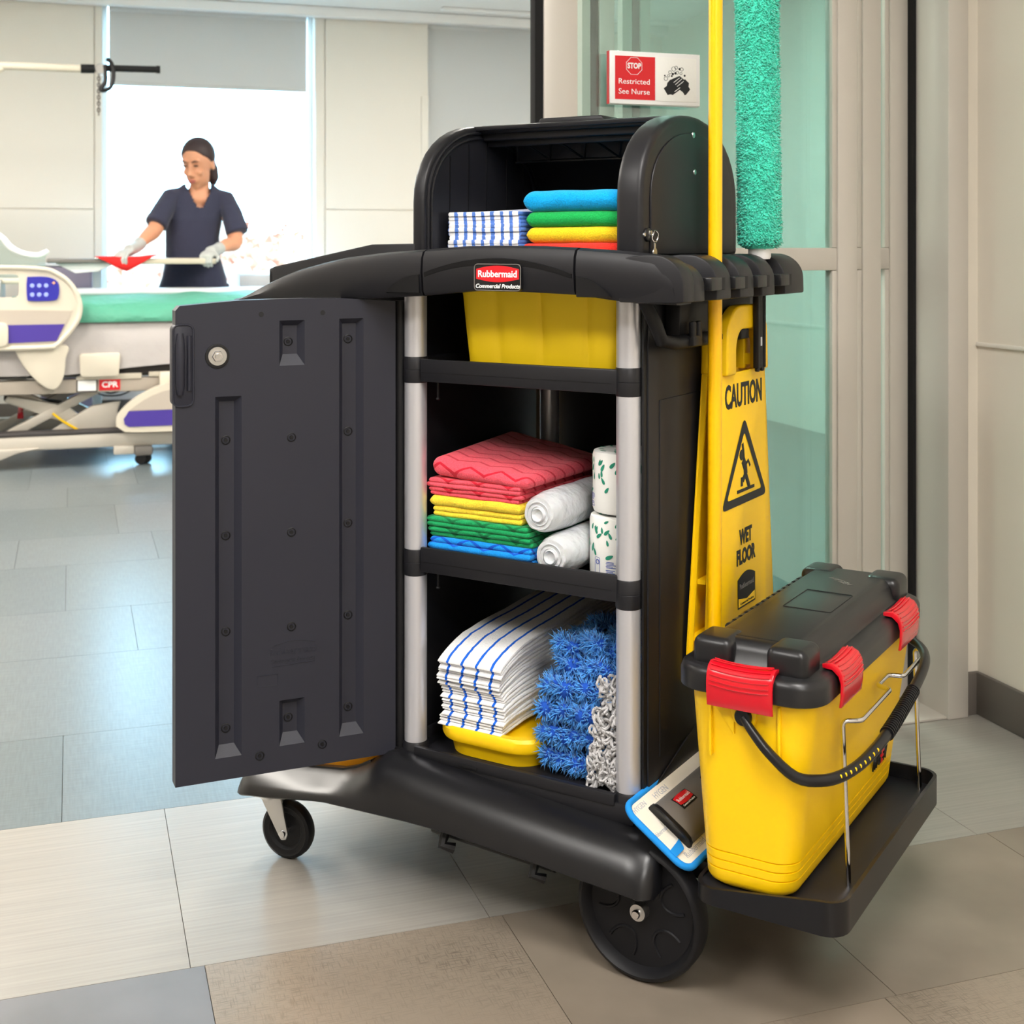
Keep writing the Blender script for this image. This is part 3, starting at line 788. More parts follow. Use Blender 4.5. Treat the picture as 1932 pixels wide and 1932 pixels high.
def screw(x, z, y):
    global scr
    if scr is None:
        scr = B().lathe([(0, .0016), (.0030, .0016), (.0034, -.0004), (.0052, -.0008), (.0064, .0012), (.0078, .0006), (.0082, -.002)], (0, 0, 0), 'y', 18).mesh('screw')
        scr.materials.append(MATS['black_deep'])
    o = link('screw', scr, None, dr); o.location = (x, y, z)
for z in (.9449, .7889, .6339, .4788, .3237): screw(.0807, z, -dd_)
for z in (.7858, .6305, .4742, .3172): screw(.2862, z, -dd_)
for z in (.7857, .6291, .4732): screw(.1803, z, 0)
for z in (.9434, .3205): screw(.1833, z, -dd_)
for x, z in ((.2331, .2677), (.1282, .2711)): screw(x, z, 0)
for x, z in ((.2305, .9898), (.1273, .9904)):
    part('hole', B().lathe([(0, .0004), (.0042, .0004), (.0046, -.001)], (x, 0, z), 'y', 16), 'under', dr)
lk2 = part('door_lock', B().lathe([(.0, .0015), (.0135, .0015), (.0165, .0025), (.0195, .0018), (.0200, -.002)], (.302, 0, .9237), 'y', 32), 'black_smooth', dr)
part('washer', B().lathe([(0, .003), (.0148, .003), (.0155, .0015)], (.302, 0, .9237), 'y', 32), 'zinc', dr)
part('nut', B().lathe([(0, .0075), (.0085, .0075), (.0095, .006), (.0095, .002)], (.302, 0, .9237), 'y', 6), 'chrome', dr, 20)
part('cam_screw', B().lathe([(0, .0105), (.0045, .0105), (.005, .009), (.005, .006)], (.302, 0, .9237), 'y', 16), 'zinc', dr)
gp = part('pull_grip', B().prism(rrect(.3395, .3735, .8445, .9765, .010), 'y', -.026, .0015, .0015), 'door_plastic', dr)
part('grip_channel', B().tube([(.3615, .003, .864), (.3615, .0045, .88), (.3615, .0045, .945), (.3615, .003, .962)], [.005, .0075, .0075, .005], 12).tube([(.3470, .001, .870), (.3470, .001, .958)], .004, 10), 'door_plastic', dr)
part('grip_rim', B().tube([(x, .0018, z) for x, z in rrect(.3405, .3725, .8455, .9755, .010)], .0016, 6, True), 'door_plastic', dr)
text('embossing', 'Rubbermaid', .0165, 'door_plastic', dr, (.178, .0002, .4335), (-1, 0, 0), (0, 0, 1), .0005)
text('embossing', 'Commercial Products', .0085, 'door_plastic', dr, (.178, .0002, .4185), (-1, 0, 0), (0, 0, 1), .0005, shear=.2)
part('embossed_line', B().tube([(.2125 - .071 * k / 12, .0002, .444 + .006 * math.sin(PI * k / 12)) for k in range(13)], .0006, 6).tube([(.2125, .0002, .4105), (.1415, .0002, .4125)], .0006, 6), 'door_plastic', dr)
part('embossed_line', B().tube([(x, .0002, z) for x, z in rrect(.203, .237, .380, .398, .001, 2)], .0005, 6, True), 'door_plastic', dr)
# ================================================================== things on and in the cart
from mathutils import noise as mn
def cloth_mat(name, rgb, dark=None, per=.034, zig=.030, amp=.011, wid=.17):
    nb = NB(name, rough=0.9, spec=0.2)
    c = S(*rgb); f0 = nb.noise(420, 3)
    base_ = nb.mix(nb.ramp(f0, .3, .7), tuple(x * .82 for x in c[:3]) + (1,), tuple(min(1, x * 1.12) for x in c[:3]) + (1,))
    if dark:
        yz = nb.math('ADD', nb.y, nb.z)
        tri = nb.math('PINGPONG', nb.math('ADD', nb.x, 2.0), zig)
        q = nb.math('FRACT', nb.math('DIVIDE', nb.math('ADD', nb.math('ADD', yz, 5.0), nb.math('MULTIPLY', tri, amp / zig * 1.6)), per))
        base_ = nb.mix(nb.math('LESS_THAN', q, wid), base_, S(*dark))
    nb.color(base_)
    nb.bump(nb.math('ADD', f0, nb.math('MULTIPLY', nb.noise(160, 2), .6)), 0.75, 0.0016)
    nb.p.inputs['Sheen Weight'].default_value = 0.15
cloth_mat('terry_blue', (0, 165, 232)); cloth_mat('terry_green', (22, 172, 82)); cloth_mat('terry_yellow', (248, 205, 32)); cloth_mat('terry_red', (240, 52, 40))
cloth_mat('zig_red', (240, 88, 104), (205, 30, 52)); cloth_mat('zig_green', (24, 158, 92), (8, 112, 62)); cloth_mat('zig_blue', (20, 150, 238), (10, 88, 205)); cloth_mat('plain_yellow', (250, 214, 60))
nb = NB('stripe_cloth', 0.9, 0.2)
q = nb.math('FRACT', nb.math('DIVIDE', nb.math('ADD', nb.math('ADD', nb.x, nb.math('MULTIPLY', nb.noise(40, 2), .006)), 1.0), .0185))
sn = nb.noise(300, 2)
st = nb.math('LESS_THAN', nb.math('ADD', q, nb.math('MULTIPLY', sn, .28)), .5)
nb.color(nb.mix(st, S(240, 240, 242), S(92, 132, 214))); nb.bump(sn, .5, .001)
nb = NB('pad_stripes', 0.95, 0.15)
qx = nb.math('ADD', nb.x, nb.math('MULTIPLY', nb.math('SUBTRACT', nb.noise(70, 2), .5), .003))
q = nb.math('FRACT', nb.math('DIVIDE', nb.math('ADD', qx, .0725 + .0145), .029))
st = nb.math('MULTIPLY', nb.math('LESS_THAN', nb.math('ABSOLUTE', nb.math('SUBTRACT', q, .5)), .085), nb.math('LESS_THAN', nb.math('ABSOLUTE', qx), .055))
wn = nb.noise(380, 3)
nb.color(nb.mix(st, nb.mix(wn, S(226, 226, 226), S(255, 255, 255)), S(28, 100, 215))); nb.bump(wn, .7, .0016)

def slab(b, a0, a1, b0, b1, z0, z1, seed=0, n=18, amp=.0012, rise=None, r=None):
    rings = []; t = z1 - z0
    rad = min(t * .48, (b1 - b0) * .48) if r is None else r
    ends = [0, .03, .12, .28, .5, .75]
    st_ = [a0 + t * .5 * q_ for q_ in ends] + [a0 + t * .5 + (a1 - a0 - t) * i / n for i in range(n + 1)] + [a1 - t * .5 * q_ for q_ in reversed(ends)]
    for a in st_:
        e = min(1.0, min(a - a0, a1 - a) / (t * .5)); k = max(.04, 1 - (1 - e) ** 2.6) ** (1 / 2.6)
        ring = []
        zc = (z0 + z1) / 2
        for bb_, zz in rrect(b0, b1, z0, z1, rad, 4):
            z_ = zc + (zz - zc) * k
            nz_ = mn.noise(Vector((a * 22 + seed * 7.1, bb_ * 16, seed * 3.3 + zz * 9))) * amp
            if rise: nz_ += rise(a, bb_) * (.5 + .5 * (zz - z0) / t)
            ring.append((a, bb_ + (t * .10 * (1 - k)) + mn.noise(Vector((a * 30, seed * 2.7, zz * 60))) * amp * 1.2, z_ + nz_))
        rings.append(ring)
    b.loft(rings)
    return b
def folded(name, m, a0, a1, b0, b1, z0, z1, layers, label, group=None, seed=0, rise=None, amp=.0012, r=None):
    b = B(); t = (z1 - z0) / layers; rg = random.Random(seed + 11)
    for k in range(layers):
        j = .004 if layers > 1 else 0
        slab(b, a0 + rg.uniform(-j, j), a1 + rg.uniform(-j, j), b0 + rg.uniform(-j, j) * .6, b1, z0 + k * t, z0 + (k + 1) * t + .0006, seed * 5 + k, rise=rise, amp=amp, r=r)
    o = cart_mesh(name, b, m, (a0 + a1) / 2, (b0 + b1) / 2, z0)
    return tag(o, label, 'cloth', group)

# --- under the hood
folded('microfiber_cloth', 'terry_red', -.226, -.030, .052, .25, 1.0845, 1.106, 1, 'red folded microfiber cloth at the bottom of the hood stack', None, 1)
folded('microfiber_cloth', 'terry_yellow', -.2175, -.030, .055, .25, 1.106, 1.133, 1, 'yellow folded microfiber cloth under the green one in the hood', None, 2)
folded('microfiber_cloth', 'terry_green', -.2185, -.030, .055, .25, 1.133, 1.1585, 1, 'bright green folded microfiber cloth in the hood stack', None, 3)
folded('microfiber_cloth', 'terry_blue', -.2225, -.030, .052, .25, 1.1585, 1.193, 1, 'sky blue folded microfiber cloth on top of the hood stack', None, 4, amp=.002)
for k in range(11):
    z0 = 1.0845 + k * .0068
    folded('striped_cloth', 'stripe_cloth', -.375 + .0015 * math.sin(k * 2.1), -.229 + .002 * math.cos(k), .056 + .002 * math.sin(k * 1.7), .24, z0, z0 + .0071, 1,
           'thin blue and white striped cloth in the folded stack under the hood', 'striped cloths under the hood', 20 + k, amp=.0012, r=.0012,
           rise=(lambda a, b_: .010 * max(0, math.sin((a + .375) / .146 * PI)) * (b_ - .05) / .19) if k == 10 else None)

# --- yellow bin on the upper shelf
def bin_ring(z, a0, a1, b0, b1, r, fl=0.0):
    pts = rrect(a0, a1, b0, b1, r, 5); out_ = []
    n = len(pts)
    full = []
    for i in range(n):
        p, q_ = pts[i], pts[(i + 1) % n]
        L = math.hypot(q_[0] - p[0], q_[1] - p[1]); m_ = max(1, int(L / .006))
        for k in range(m_): full.append((p[0] + (q_[0] - p[0]) * k / m_, p[1] + (q_[1] - p[1]) * k / m_))
    for x, y in full:
        if fl and y < b0 + .004:
            s = abs(math.sin((x - a0) / (a1 - a0) * PI * 3.6 + .4)); y += fl * (1 - min(1, s * 3.0)) + fl * .4 * (1 - s)
        out_.append((x, y, z))
    return out_
N0 = None
rings = []
for z, d, fl in ((.8865, .030, 0), (.889, .020, .0), (.895, .013, .002), (.905, .010, .004), (.96, .005, .005), (1.02, .0, .005), (1.027, -.002, .004)):
    rings.append(bin_ring(z, -.328 + d, -.018 - d * .6, .012 + d * .6, .40 - d * .6, .028, fl))
mlen = min(len(r_) for r_ in rings)
def resample(r_, n):
    import bisect
    P = [Vector(p) for p in r_] + [Vector(r_[0])]; acc = [0]
    for p, q_ in zip(P, P[1:]): acc.append(acc[-1] + (q_ - p).length)
    res = []
    for k in range(n):
        t = acc[-1] * k / n; i = max(0, bisect.bisect_right(acc, t) - 1); i = min(i, len(P) - 2)
        f = (t - acc[i]) / max(1e-9, acc[i + 1] - acc[i]); res.append(P[i].lerp(P[i + 1], f))
    return res
rings = [resample(r_, 200) for r_ in rings]
o = cart_mesh('storage_bin', B().loft(rings, True, False), 'yellow_bin', -.17, .2, .8865)
tag(o, 'yellow fluted plastic bin on the upper cabinet shelf', 'bin')

# --- middle shelf: folded cloths, bag rolls, toilet paper
Z2 = .5635
GR = {'blue': 'folded blue zigzag cloths on the middle shelf', 'green': 'folded green zigzag cloths on the middle shelf', 'yellow': 'folded yellow cloths on the middle shelf', 'red': 'folded red zigzag cloths on the middle shelf'}
folded('cleaning_cloth', 'zig_blue', -.383, -.188, .018, .27, Z2 + .0005, .585, 2, 'folded blue cloth lowest in the stack on the middle shelf', GR['blue'], 31)
folded('cleaning_cloth', 'zig_blue', -.385, -.187, .014, .27, .585, .606, 2, 'folded blue zigzag cloth just under the green cloths', GR['blue'], 32)
folded('cleaning_cloth', 'zig_green', -.386, -.184, .016, .27, .606, .6235, 2, 'folded green zigzag cloth resting on the blue cloths', GR['green'], 33)
folded('cleaning_cloth', 'zig_green', -.388, -.186, .014, .27, .6235, .6405, 2, 'folded green cloth just under the yellow cloths', GR['green'], 34)
folded('cleaning_cloth', 'plain_yellow', -.384, -.204, .018, .27, .6405, .6585, 2, 'folded yellow cloth resting on the green cloths', GR['yellow'], 35)
folded('cleaning_cloth', 'plain_yellow', -.385, -.205, .014, .27, .6585, .6765, 1, 'folded yellow cloth just under the red cloths', GR['yellow'], 36, amp=.002)
folded('cleaning_cloth', 'zig_red', -.386, -.206, .016, .27, .6765, .691, 2, 'folded red zigzag cloth resting on the yellow cloths', GR['red'], 37)
folded('cleaning_cloth', 'zig_red', -.387, -.205, .014, .27, .691, .706, 2, 'folded red zigzag cloth second from the top of the shelf stack', GR['red'], 38)
folded('cleaning_cloth', 'zig_red', -.377, -.186, .010, .27, .706, .733, 1, 'thick red zigzag cloth on top of the middle shelf stack', GR['red'], 39, amp=.003,
       rise=lambda a, b_: (.010 - .020 * (a + .377) / .19) + .016 * max(0, b_ - .06) / .2 * max(0, 1 - (a + .377) / .24))

def bag_roll(a, z, seed, label):
    t = on_cart('bag_roll', a, .005, z - .0335)
    r0 = .0335; rings = []; rg = random.Random(seed)
    for i in range(14):
        b_ = i / 13 * .27
        k = [.80, .93, 1][i] if i < 3 else 1
        rings.append([((r0 * k + mn.noise(Vector((math.cos(w_) * 2, math.sin(w_) * 2 + seed, b_ * 20))) * .0018) * math.cos(w_), b_ + (.0 if i else .006), r0 + (r0 * k + mn.noise(Vector((math.cos(w_) * 2, math.sin(w_) * 2 + seed, b_ * 20))) * .0018) * math.sin(w_)) for w_ in [2 * PI * j / 36 for j in range(36)]])
    part('roll', B().loft(rings), 'film', t)
    sp_ = []
    for j in range(70):
        w_ = j / 70 * 4 * PI; rr_ = .012 + .0135 * j / 70
        sp_.append((rr_ * math.cos(w_), .0045, r0 + rr_ * math.sin(w_)))
    part('spiral_edge', B().tube(sp_, .0012, 5), 'film', t)
    part('core', B().lathe([(0, .010), (.006, .008), (.0105, .0), (.0125, .003), (.013, .012)], (0, 0, r0), 'y', 24), 'film', t)
    tag(t, label, 'bag roll')
bag_roll(-.144, .6005, 1, 'clear plastic roll of bin liners lying on the middle shelf')
bag_roll(-.167, .666, 2, 'clear plastic roll of bin liners lying on another roll')

def tp(a, b_, z, rz, seed, label):
    t = on_cart('toilet_roll', a, b_, z, rz); r0, h = .053, .1035
    part('wrapped_roll', B().lathe([(.0, .006), (.012, .004), (.045, .002), (.051, .004), (r0, .010), (r0 - .0005, .05), (r0, h - .010), (.051, h - .003), (.044, h - .001), (.014, h - .004), (0, h - .010)], (0, 0, 0), 'z', 40), 'paper', t)
    rg = random.Random(seed); b = B()
    def onc(w_, zz, d=.0004): return ((r0 + d) * math.cos(w_), (r0 + d) * math.sin(w_), zz)
    for k in range(84):
        w_ = rg.uniform(0, 2 * PI); zz = h * rg.uniform(.36, .93); L = rg.uniform(.004, .0075); an = rg.uniform(.4, 2.2)
        pts = []
        for j in range(10):
            u = 2 * PI * j / 10; x = L * math.cos(u); y = L * .42 * math.sin(u) * (1 - .35 * math.cos(u))
            pts.append(onc(w_ + (x * math.cos(an) - y * math.sin(an)) / r0, zz + x * math.sin(an) + y * math.cos(an)))
        b.bm.faces.new([b.bm.verts.new(p) for p in pts])
    for k in range(18):
        w_ = rg.uniform(0, 2 * PI); rr_ = rg.uniform(.016, .045); L = .006; an = rg.uniform(0, 6)
        pts = [(rr_ * math.cos(w_) + L * math.cos(u) * math.cos(an) - L * .4 * math.sin(u) * math.sin(an), rr_ * math.sin(w_) + L * math.cos(u) * math.sin(an) + L * .4 * math.sin(u) * math.cos(an), h - .0005) for u in [2 * PI * j / 8 for j in range(8)]]
        b.bm.faces.new([b.bm.verts.new(p) for p in pts])
    o = part('printed_leaves', b, 'leaf_green', t); o['kind'] = 'stuff'
    b = B()
    for k in range(9):
        w0 = -PI / 2 + (-.30 if k % 2 else -.28) - .1; L = rg.uniform(.011, .018); zz = .032 - (k % 5) * .0022 - (0 if k < 5 else .013)
        b.quad(onc(w0, zz), onc(w0 + L / r0, zz), onc(w0 + L / r0, zz + .0011), onc(w0, zz + .0011))
    w0 = -PI / 2 - .72
    pts = [(w0 + (x - .006) / r0, z_ + .012) for x, z_ in rrect(0, .011, 0, .026, .002, 3)]
    b.tube([onc(w_, zz) for w_, zz in pts], .0003, 4, True)
    b.tube([onc(w0 + .0035 * math.cos(u) / r0, .031 + .0035 * math.sin(u)) for u in [2 * PI * j / 14 for j in range(14)]], .0006, 4, True)
    part('printed_text', b, 'print_blue', t)
    tag(t, label, 'toilet paper')
tp(-.057, .092, Z2 + .0006, R(20), 5, 'paper-wrapped toilet roll standing on the middle shelf')
tp(-.054, .096, Z2 + .1045, R(-35), 6, 'paper-wrapped toilet roll with leaf print stacked on the other')

# --- bottom deck: yellow tray with striped pads, blue chenille mop, grey looped mop
ZD = .2465
yt = on_cart('yellow_tray', -.268, .2, ZD); tag(yt, 'shallow yellow plastic tray under the striped mop pads', 'tray')
def trr(z, d, r): return [(x, y, z) for x, y in rrect(-.104 + d, .104 - d, -.203 + d, .21 - d, r, 8)]
part('tray_body', B().loft([trr(0, .016, .05), trr(.022, .012, .05), trr(.028, .010, .05)], True, False), 'yellow_plastic', yt)
part('tray_rim', B().loft([trr(.026, .012, .05), trr(.026, .002, .055), trr(.032, -.001, .058), trr(.044, -.001, .058), trr(.049, .003, .055), trr(.049, .016, .045), trr(.040, .020, .04)], False, True), 'yellow_plastic', yt)
part('tray_plug', B().lathe([(0, .0015), (.011, .0015), (.0135, .003), (.0135, -.002)], (-.03, -.175, .049), 'z', 20), 'black_deep', yt)
rgp = random.Random(9)
NP = 21
for k in range(NP):
    u = k / (NP - 1); z0 = ZD + .0505 + k * .0064
    a_c = -.292 + .010 * math.sin(u * 7) * .35 - .006 * (1 - u) + rgp.uniform(-.002, .002)
    b0 = .004 + .006 * math.sin(u * 5) + rgp.uniform(-.004, .004) - (.004 if k == NP - 1 else 0)
    t_ = .0064 if k < NP - 1 else .008
    def rs(a, b_, u=u, k=k): return .020 * u * max(0, min(1, (b_ - .05) / .3)) - (.006 + .016 * u) * max(0, (.085 - b_) / .085) ** 2 + mn.noise(Vector((a * 18, b_ * 14, k * .7))) * .0022
    b = B(); rings = []
    # lengthwise loft, front end curled down
    n = 16; hw = .0625
    for i in range(n + 1):
        v = i / n; bb_ = b0 + (.425 - b0) * v ** 1.5
        e = [.35, .8][i] if i < 2 else 1
        ring = []
        for x, zz in rrect(-hw, hw, -t_ / 2 * e, t_ / 2 * e, t_ * .45 * e, 2):
            ring.append((x, bb_, z0 + t_ / 2 + zz + rs(a_c + x, bb_) + mn.noise(Vector((x * 60, bb_ * 40, k * 3.1))) * .0010))
        # add points across the width for the stripes' ripple
        rings.append(ring)
    b.loft(rings)
    b.shift(0, -.2, -z0)
    o = part('mop_pad', b, 'pad_stripes'); o.location = CW(a_c, .2, z0); o.rotation_euler = (0, 0, CRZ)
    tag(o, 'white mop pad with blue stripes on top of its tray stack' if k == NP - 1 else 'white blue-striped mop pad inside the stack on the yellow tray', 'mop pad', 'striped mop pads on the yellow tray')

def raw(name, V_, F_, m, parent, kind='stuff', smooth=True):
    me = bpy.data.meshes.new(name); me.from_pydata(V_, [], F_); me.update()
    if smooth: me.polygons.foreach_set('use_smooth', [True] * len(me.polygons))
    o = link(name, me, m, parent)
    if kind: o['kind'] = kind
    return o
def spike(V_, F_, p, d, L, r, rg, bend_=.3):
    d = d.normalized(); u = d.orthogonal().normalized(); v = d.cross(u); i = len(V_)
    tip = p + d * L + Vector((rg.uniform(-1, 1), rg.uniform(-1, 1), rg.uniform(-1, 1))) * L * bend_
    midp = p + d * L * .55
    for c_, rr_ in ((p, r), (midp, r * .95)):
        for k in range(3):
            w_ = 2 * PI * k / 3; V_.append(tuple(c_ + (u * math.cos(w_) + v * math.sin(w_)) * rr_))
    V_.append(tuple(tip))
    for k in range(3):
        F_.append((i + k, i + (k + 1) % 3, i + 3 + (k + 1) % 3, i + 3 + k)); F_.append((i + 3 + k, i + 3 + (k + 1) % 3, i + 6))
bmop = on_cart('chenille_mop', -.1, .13, ZD); tag(bmop, 'fluffy bright blue chenille mop head on the cart floor', 'mop head')
rg = random.Random(21); V_, F_ = [], []
core = B()
lumps = []
for lv, (zc, a_l, a_r, bf) in enumerate(((.028, -.165, -.055, .012), (.066, -.172, -.055, .006), (.104, -.170, -.050, .004), (.142, -.172, -.045, .010), (.176, -.150, -.035, .026), (.200, -.105, -.020, .045), (.222, -.070, -.015, .075))):
    for s in range(8):
        a = a_l + (a_r - a_l) * s / 7
        lumps.append((Vector((a + .1 + .012, bf + .018 - .13 + rg.uniform(-.006, .006), zc + rg.uniform(-.005, .005))), rg.uniform(.018, .023)))
    for s in range(5):
        lumps.append((Vector((a_l + .1 + .012 + rg.uniform(-.004, .004), bf - .13 + .04 + s * .04, zc)), rg.uniform(.018, .023)))
for s in range(40):
    lumps.append((Vector((rg.uniform(-.05, .075), rg.uniform(-.09, .06), .205 + rg.uniform(-.01, .01))), .02))
for c_, r_ in lumps:
    core.ell(c_, (r_ * .62,) * 3, 8, 6)
    for k in range(120):
        d = Vector((rg.gauss(0, 1), rg.gauss(0, 1), rg.gauss(0, 1))).normalized()
        if d.y > .5: continue
        spike(V_, F_, c_ + d * r_ * .55, d, r_ * rg.uniform(.45, .80), .0013, rg, .4)
part('mop_backing', core, 'blue_core', bmop)
raw('chenille_strands', V_, F_, 'blue_fluff', bmop)

lmop = on_cart('looped_mop', -.045, .06, ZD); tag(lmop, 'grey looped cord mop head beside the blue chenille mop', 'mop head')
b = B(); rg = random.Random(4)
part('mop_backing', B().box(-.010, .028, -.045, .11, .006, .150, .012).box(.004, .03, -.03, .1, .14, .172, .01), 'grey_cord', lmop)
for k in range(290):
    z_ = rg.uniform(.008, .172); a = rg.uniform(-.020, .030) + .012 * (z_ - .06) / .1; b_ = -.058 + rg.uniform(-.006, .012) + .10 * max(0, z_ - .12)
    if rg.random() < .25: b_ = rg.uniform(-.05, .06); a = -.020 + .012 * (z_ - .06) / .1
    L = rg.uniform(.012, .022); an = rg.uniform(-.9, .9); wv = rg.uniform(.003, .0055)
    pts = []
    for j in range(9):
        u = 2 * PI * j / 9; x = wv * math.sin(u); y = L * .5 * math.cos(u)
        pts.append((a + x * math.cos(an) - y * math.sin(an), b_ + .004 * math.sin(u * 2 + k), max(.003, z_ + x * math.sin(an) + y * math.cos(an))))
    b.tube(pts, .0023, 5, True)
o = part('cord_loops', b, 'grey_cord', lmop); o['kind'] = 'stuff'

# --- yellow waste bag behind the open door
def bag_ring(z, k, seed):
    pts = resample([(x, y, z) for x, y in rrect(-.722 + k, -.452 - k, -.012 + k, .425 - k, .05, 6)], 72)
    return [Vector((p.x, p.y, z)) + Vector((mn.noise(p * 14), mn.noise(p * 14 + Vector((5, 5, 5))), 0)) * .012 for p in pts]
o = cart_mesh('waste_bag', B().loft([bag_ring(.168, .03, 0), bag_ring(.175, .008, 0), bag_ring(.25, .0, 1), bag_ring(.45, .004, 2), bag_ring(.7, .002, 3), bag_ring(.985, .0, 4)], True, False), 'yellow_bag', -.59, .23, .168)
tag(o, 'amber yellow waste bag hanging in the cart behind the open door', 'bag')

# --- charging bucket on the platform
bk = on_cart('mop_bucket', .22, .17, .1925); tag(bk, 'yellow mop bucket with black lid and red latches on the cart platform', 'bucket')
def bxf(o): o.location = (-.22, -.17, -.1925); return o
def bpart(nm, b, m, parent=bk, **k):
    b.shift(-.22, -.17, -.1925); return part(nm, b, m, parent, **k)
def bring(z, d=0.0):
    t = (z - .1925) / .2825
    return [(x, y, z) for x, y in rrect(.158 - .016 * t + d, .290 + .036 * t - d, -.086 - .018 * t + d, .424 + .014 * t - d, .034, 7)]
def groove(z): return [(z - .0016, 0), (z - .0008, .0024), (z + .0004, .0024), (z + .0008, 0)]
prof = [(.1925, .016), (.1945, .008), (.200, .002), (.206, 0)] + groove(.220) + groove(.233) + groove(.246) + [(.30, 0), (.38, 0), (.475, 0)]
body = bpart('bucket_body', B().loft([bring(z, d) for z, d in prof]), 'yellow_plastic')
rb2 = B()
for a_, z0 in ((.178, .385), (.279, .382)): rb2.box(a_, a_ + .004, -.1075, -.098, z0, .47, .001)
rb2.prism([(.206, .472), (.254, .472), (.246, .438), (.216, .438)], 'y', -.1085, -.098, .002)
rb2.prism([(.183, .46), (.215, .46), (.215, .42)], 'y', -.1045, -.1, .001)
bpart('rib', rb2, 'yellow_plastic', body)
BA0, BA1, BB0, BB1 = .124, .341, -.118, .450
def lring(z, d, r): return [(x, y, z + .005) for x, y in rrect(BA0 + d, BA1 - d, BB0 + d, BB1 - d, max(.008, r), 8)]
lid = bpart('lid', B().loft([lring(.470, .003, .045), lring(.472, .0, .047), lring(.494, .0, .047), lring(.502, .003, .045), lring(.506, .010, .04), lring(.507, .028, .034), lring(.511, .032, .032), lring(.526, .036, .03), lring(.536, .042, .026), lring(.5405, .050, .022)], True, True), 'lid_plastic')
for a_, b_ in ((.178, -.064), (.287, -.064), (.178, .396), (.287, .396)):
    bpart('lid_corner', B().box(a_ - .030, a_ + .030, b_ - .034, b_ + .034, .500, .5475, .013, 5), 'lid_plastic', lid)
bpart('lid_plaque', B().tube([(x, y, .5457) for x, y in rrect(.205, .280, .12, .235, .003, 2)], .0009, 6, True), 'lid_plastic', lid)
text('lid_mark', 'HYGEN', .016, 'grey_plastic', lid, (.235 - .22, .315 - .17, .5456 - .1925), (.8, -.6, 0), (.6, .8, 0), .0003)
bpart('lid_groove', B().box(.192, .272, -.0605, -.0555, .5445, .5462, .0008), 'black_deep', lid)
hg = B()
for k in range(14): hg.cyl((.158, .02 + k * .024, .530), (.158, .034 + k * .024, .530), .0075, seg=10)
bpart('lid_hinge', hg, 'lid_plastic', lid)
def latch(M, w_, ridges=7):
    # profile in (y outward, z): wraps over the brim
    pr = [(-.004, .496), (.010, .4975), (.019, .493), (.0245, .484), (.0265, .470), (.0255, .452), (.0235, .438), (.0195, .438), (.0215, .452), (.022, .470), (.019, .481), (.010, .489), (-.004, .490)]
    rings = []
    n = 10
    for i in range(n + 1):
        x = -w_ / 2 + w_ * i / n; sag = .003 * (1 - (2 * x / w_) ** 2)
        rings.append([(x, -y, z - (sag if z > .48 else 0)) for y, z in pr])
    b_ = B().loft(rings, bev=.001)
    for k in range(ridges):
        u = k / (ridges - 1); q_ = [(.004, .4985), (.011, .4985), (.018, .4945), (.0225, .489), (.0255, .482), (.0268, .475), (.0270, .469)][k]
        b_.tube([(-w_ / 2 * .9 + w_ * .9 * i / 8, -q_[0], q_[1] - .003 * (1 - ((i - 4) / 4) ** 2)) for i in range(9)], .0011, 5)
    return b_.xf(M)
for M, w_ in ((Matrix.Translation((.231, BB0 + .016, .024)), .096), (Matrix.Translation((BA1 - .016, .004, .024)) @ Matrix.Rotation(R(90), 4, 'Z'), .095), (Matrix.Translation((BA1 - .016, .312, .024)) @ Matrix.Rotation(R(90), 4, 'Z'), .105),
              (Matrix.Translation((.215, BB1 - .016, .028)) @ Matrix.Rotation(R(180), 4, 'Z'), .10)):
    bpart('latch', latch(M, w_), 'red_plastic', lid)
hp = [(.231, -.1110, .449), (.247, -.1150, .432), (.271, -.1170, .409), (.304, -.106, .380), (.332, -.085, .3735), (.350, -.050, .3715), (.362, .0, .374), (.3685, .06, .380), (.3705, .13, .388), (.3705, .20, .398), (.369, .27, .408), (.366, .33, .418), (.355, .385, .424), (.330, .43, .428), (.28, .456, .438), (.231, .452, .449)]
def smooth_path(P, n=4):
    P = [Vector(p) for p in P]; res = []
    for i in range(len(P) - 1):
        p0, p1, p2, p3 = P[max(0, i - 1)], P[i], P[i + 1], P[min(len(P) - 1, i + 2)]
        for k in range(n):
            t = k / n
            res.append(.5 * ((2 * p1) + (-p0 + p2) * t + (2 * p0 - 5 * p1 + 4 * p2 - p3) * t * t + (-p0 + 3 * p1 - 3 * p2 + p3) * t ** 3))
    res.append(P[-1]); return res
sp = smooth_path(hp)
bail = bpart('bail_handle', B().tube(sp, [.0058 + .0024 * min(1, i / 14, (len(sp) - 1 - i) / 14) for i in range(len(sp))], 12), 'black_smooth')
bpart('pivot_cap', B().lathe([(0, -.1145), (.011, -.1145), (.0125, -.112), (.0125, -.1)], (.231, 0, .449), 'y', 24), 'black_smooth', bail)
gi = [i for i, p in enumerate(sp) if .10 < p.y < .26 and p.x > .35]
bpart('grip', B().tube([sp[i] for i in gi], [.0098 if k % 2 else .0088 for k in range(len(gi))], 14), 'black_deep', bail)
grb = B()
for k in range(24):
    y = .105 + k * .0064
    i = max(j for j, p in enumerate(sp[:-1]) if p.y <= y and p.x > .34); p = sp[i].lerp(sp[i + 1], (y - sp[i].y) / max(1e-6, sp[i + 1].y - sp[i].y)); d = (sp[i + 1] - sp[i]).normalized()
    grb.tube([p - d * .0011, p + d * .0011], .0108, 14)
bpart('grip_ribs', grb, 'black_smooth', bail)
slot = B()
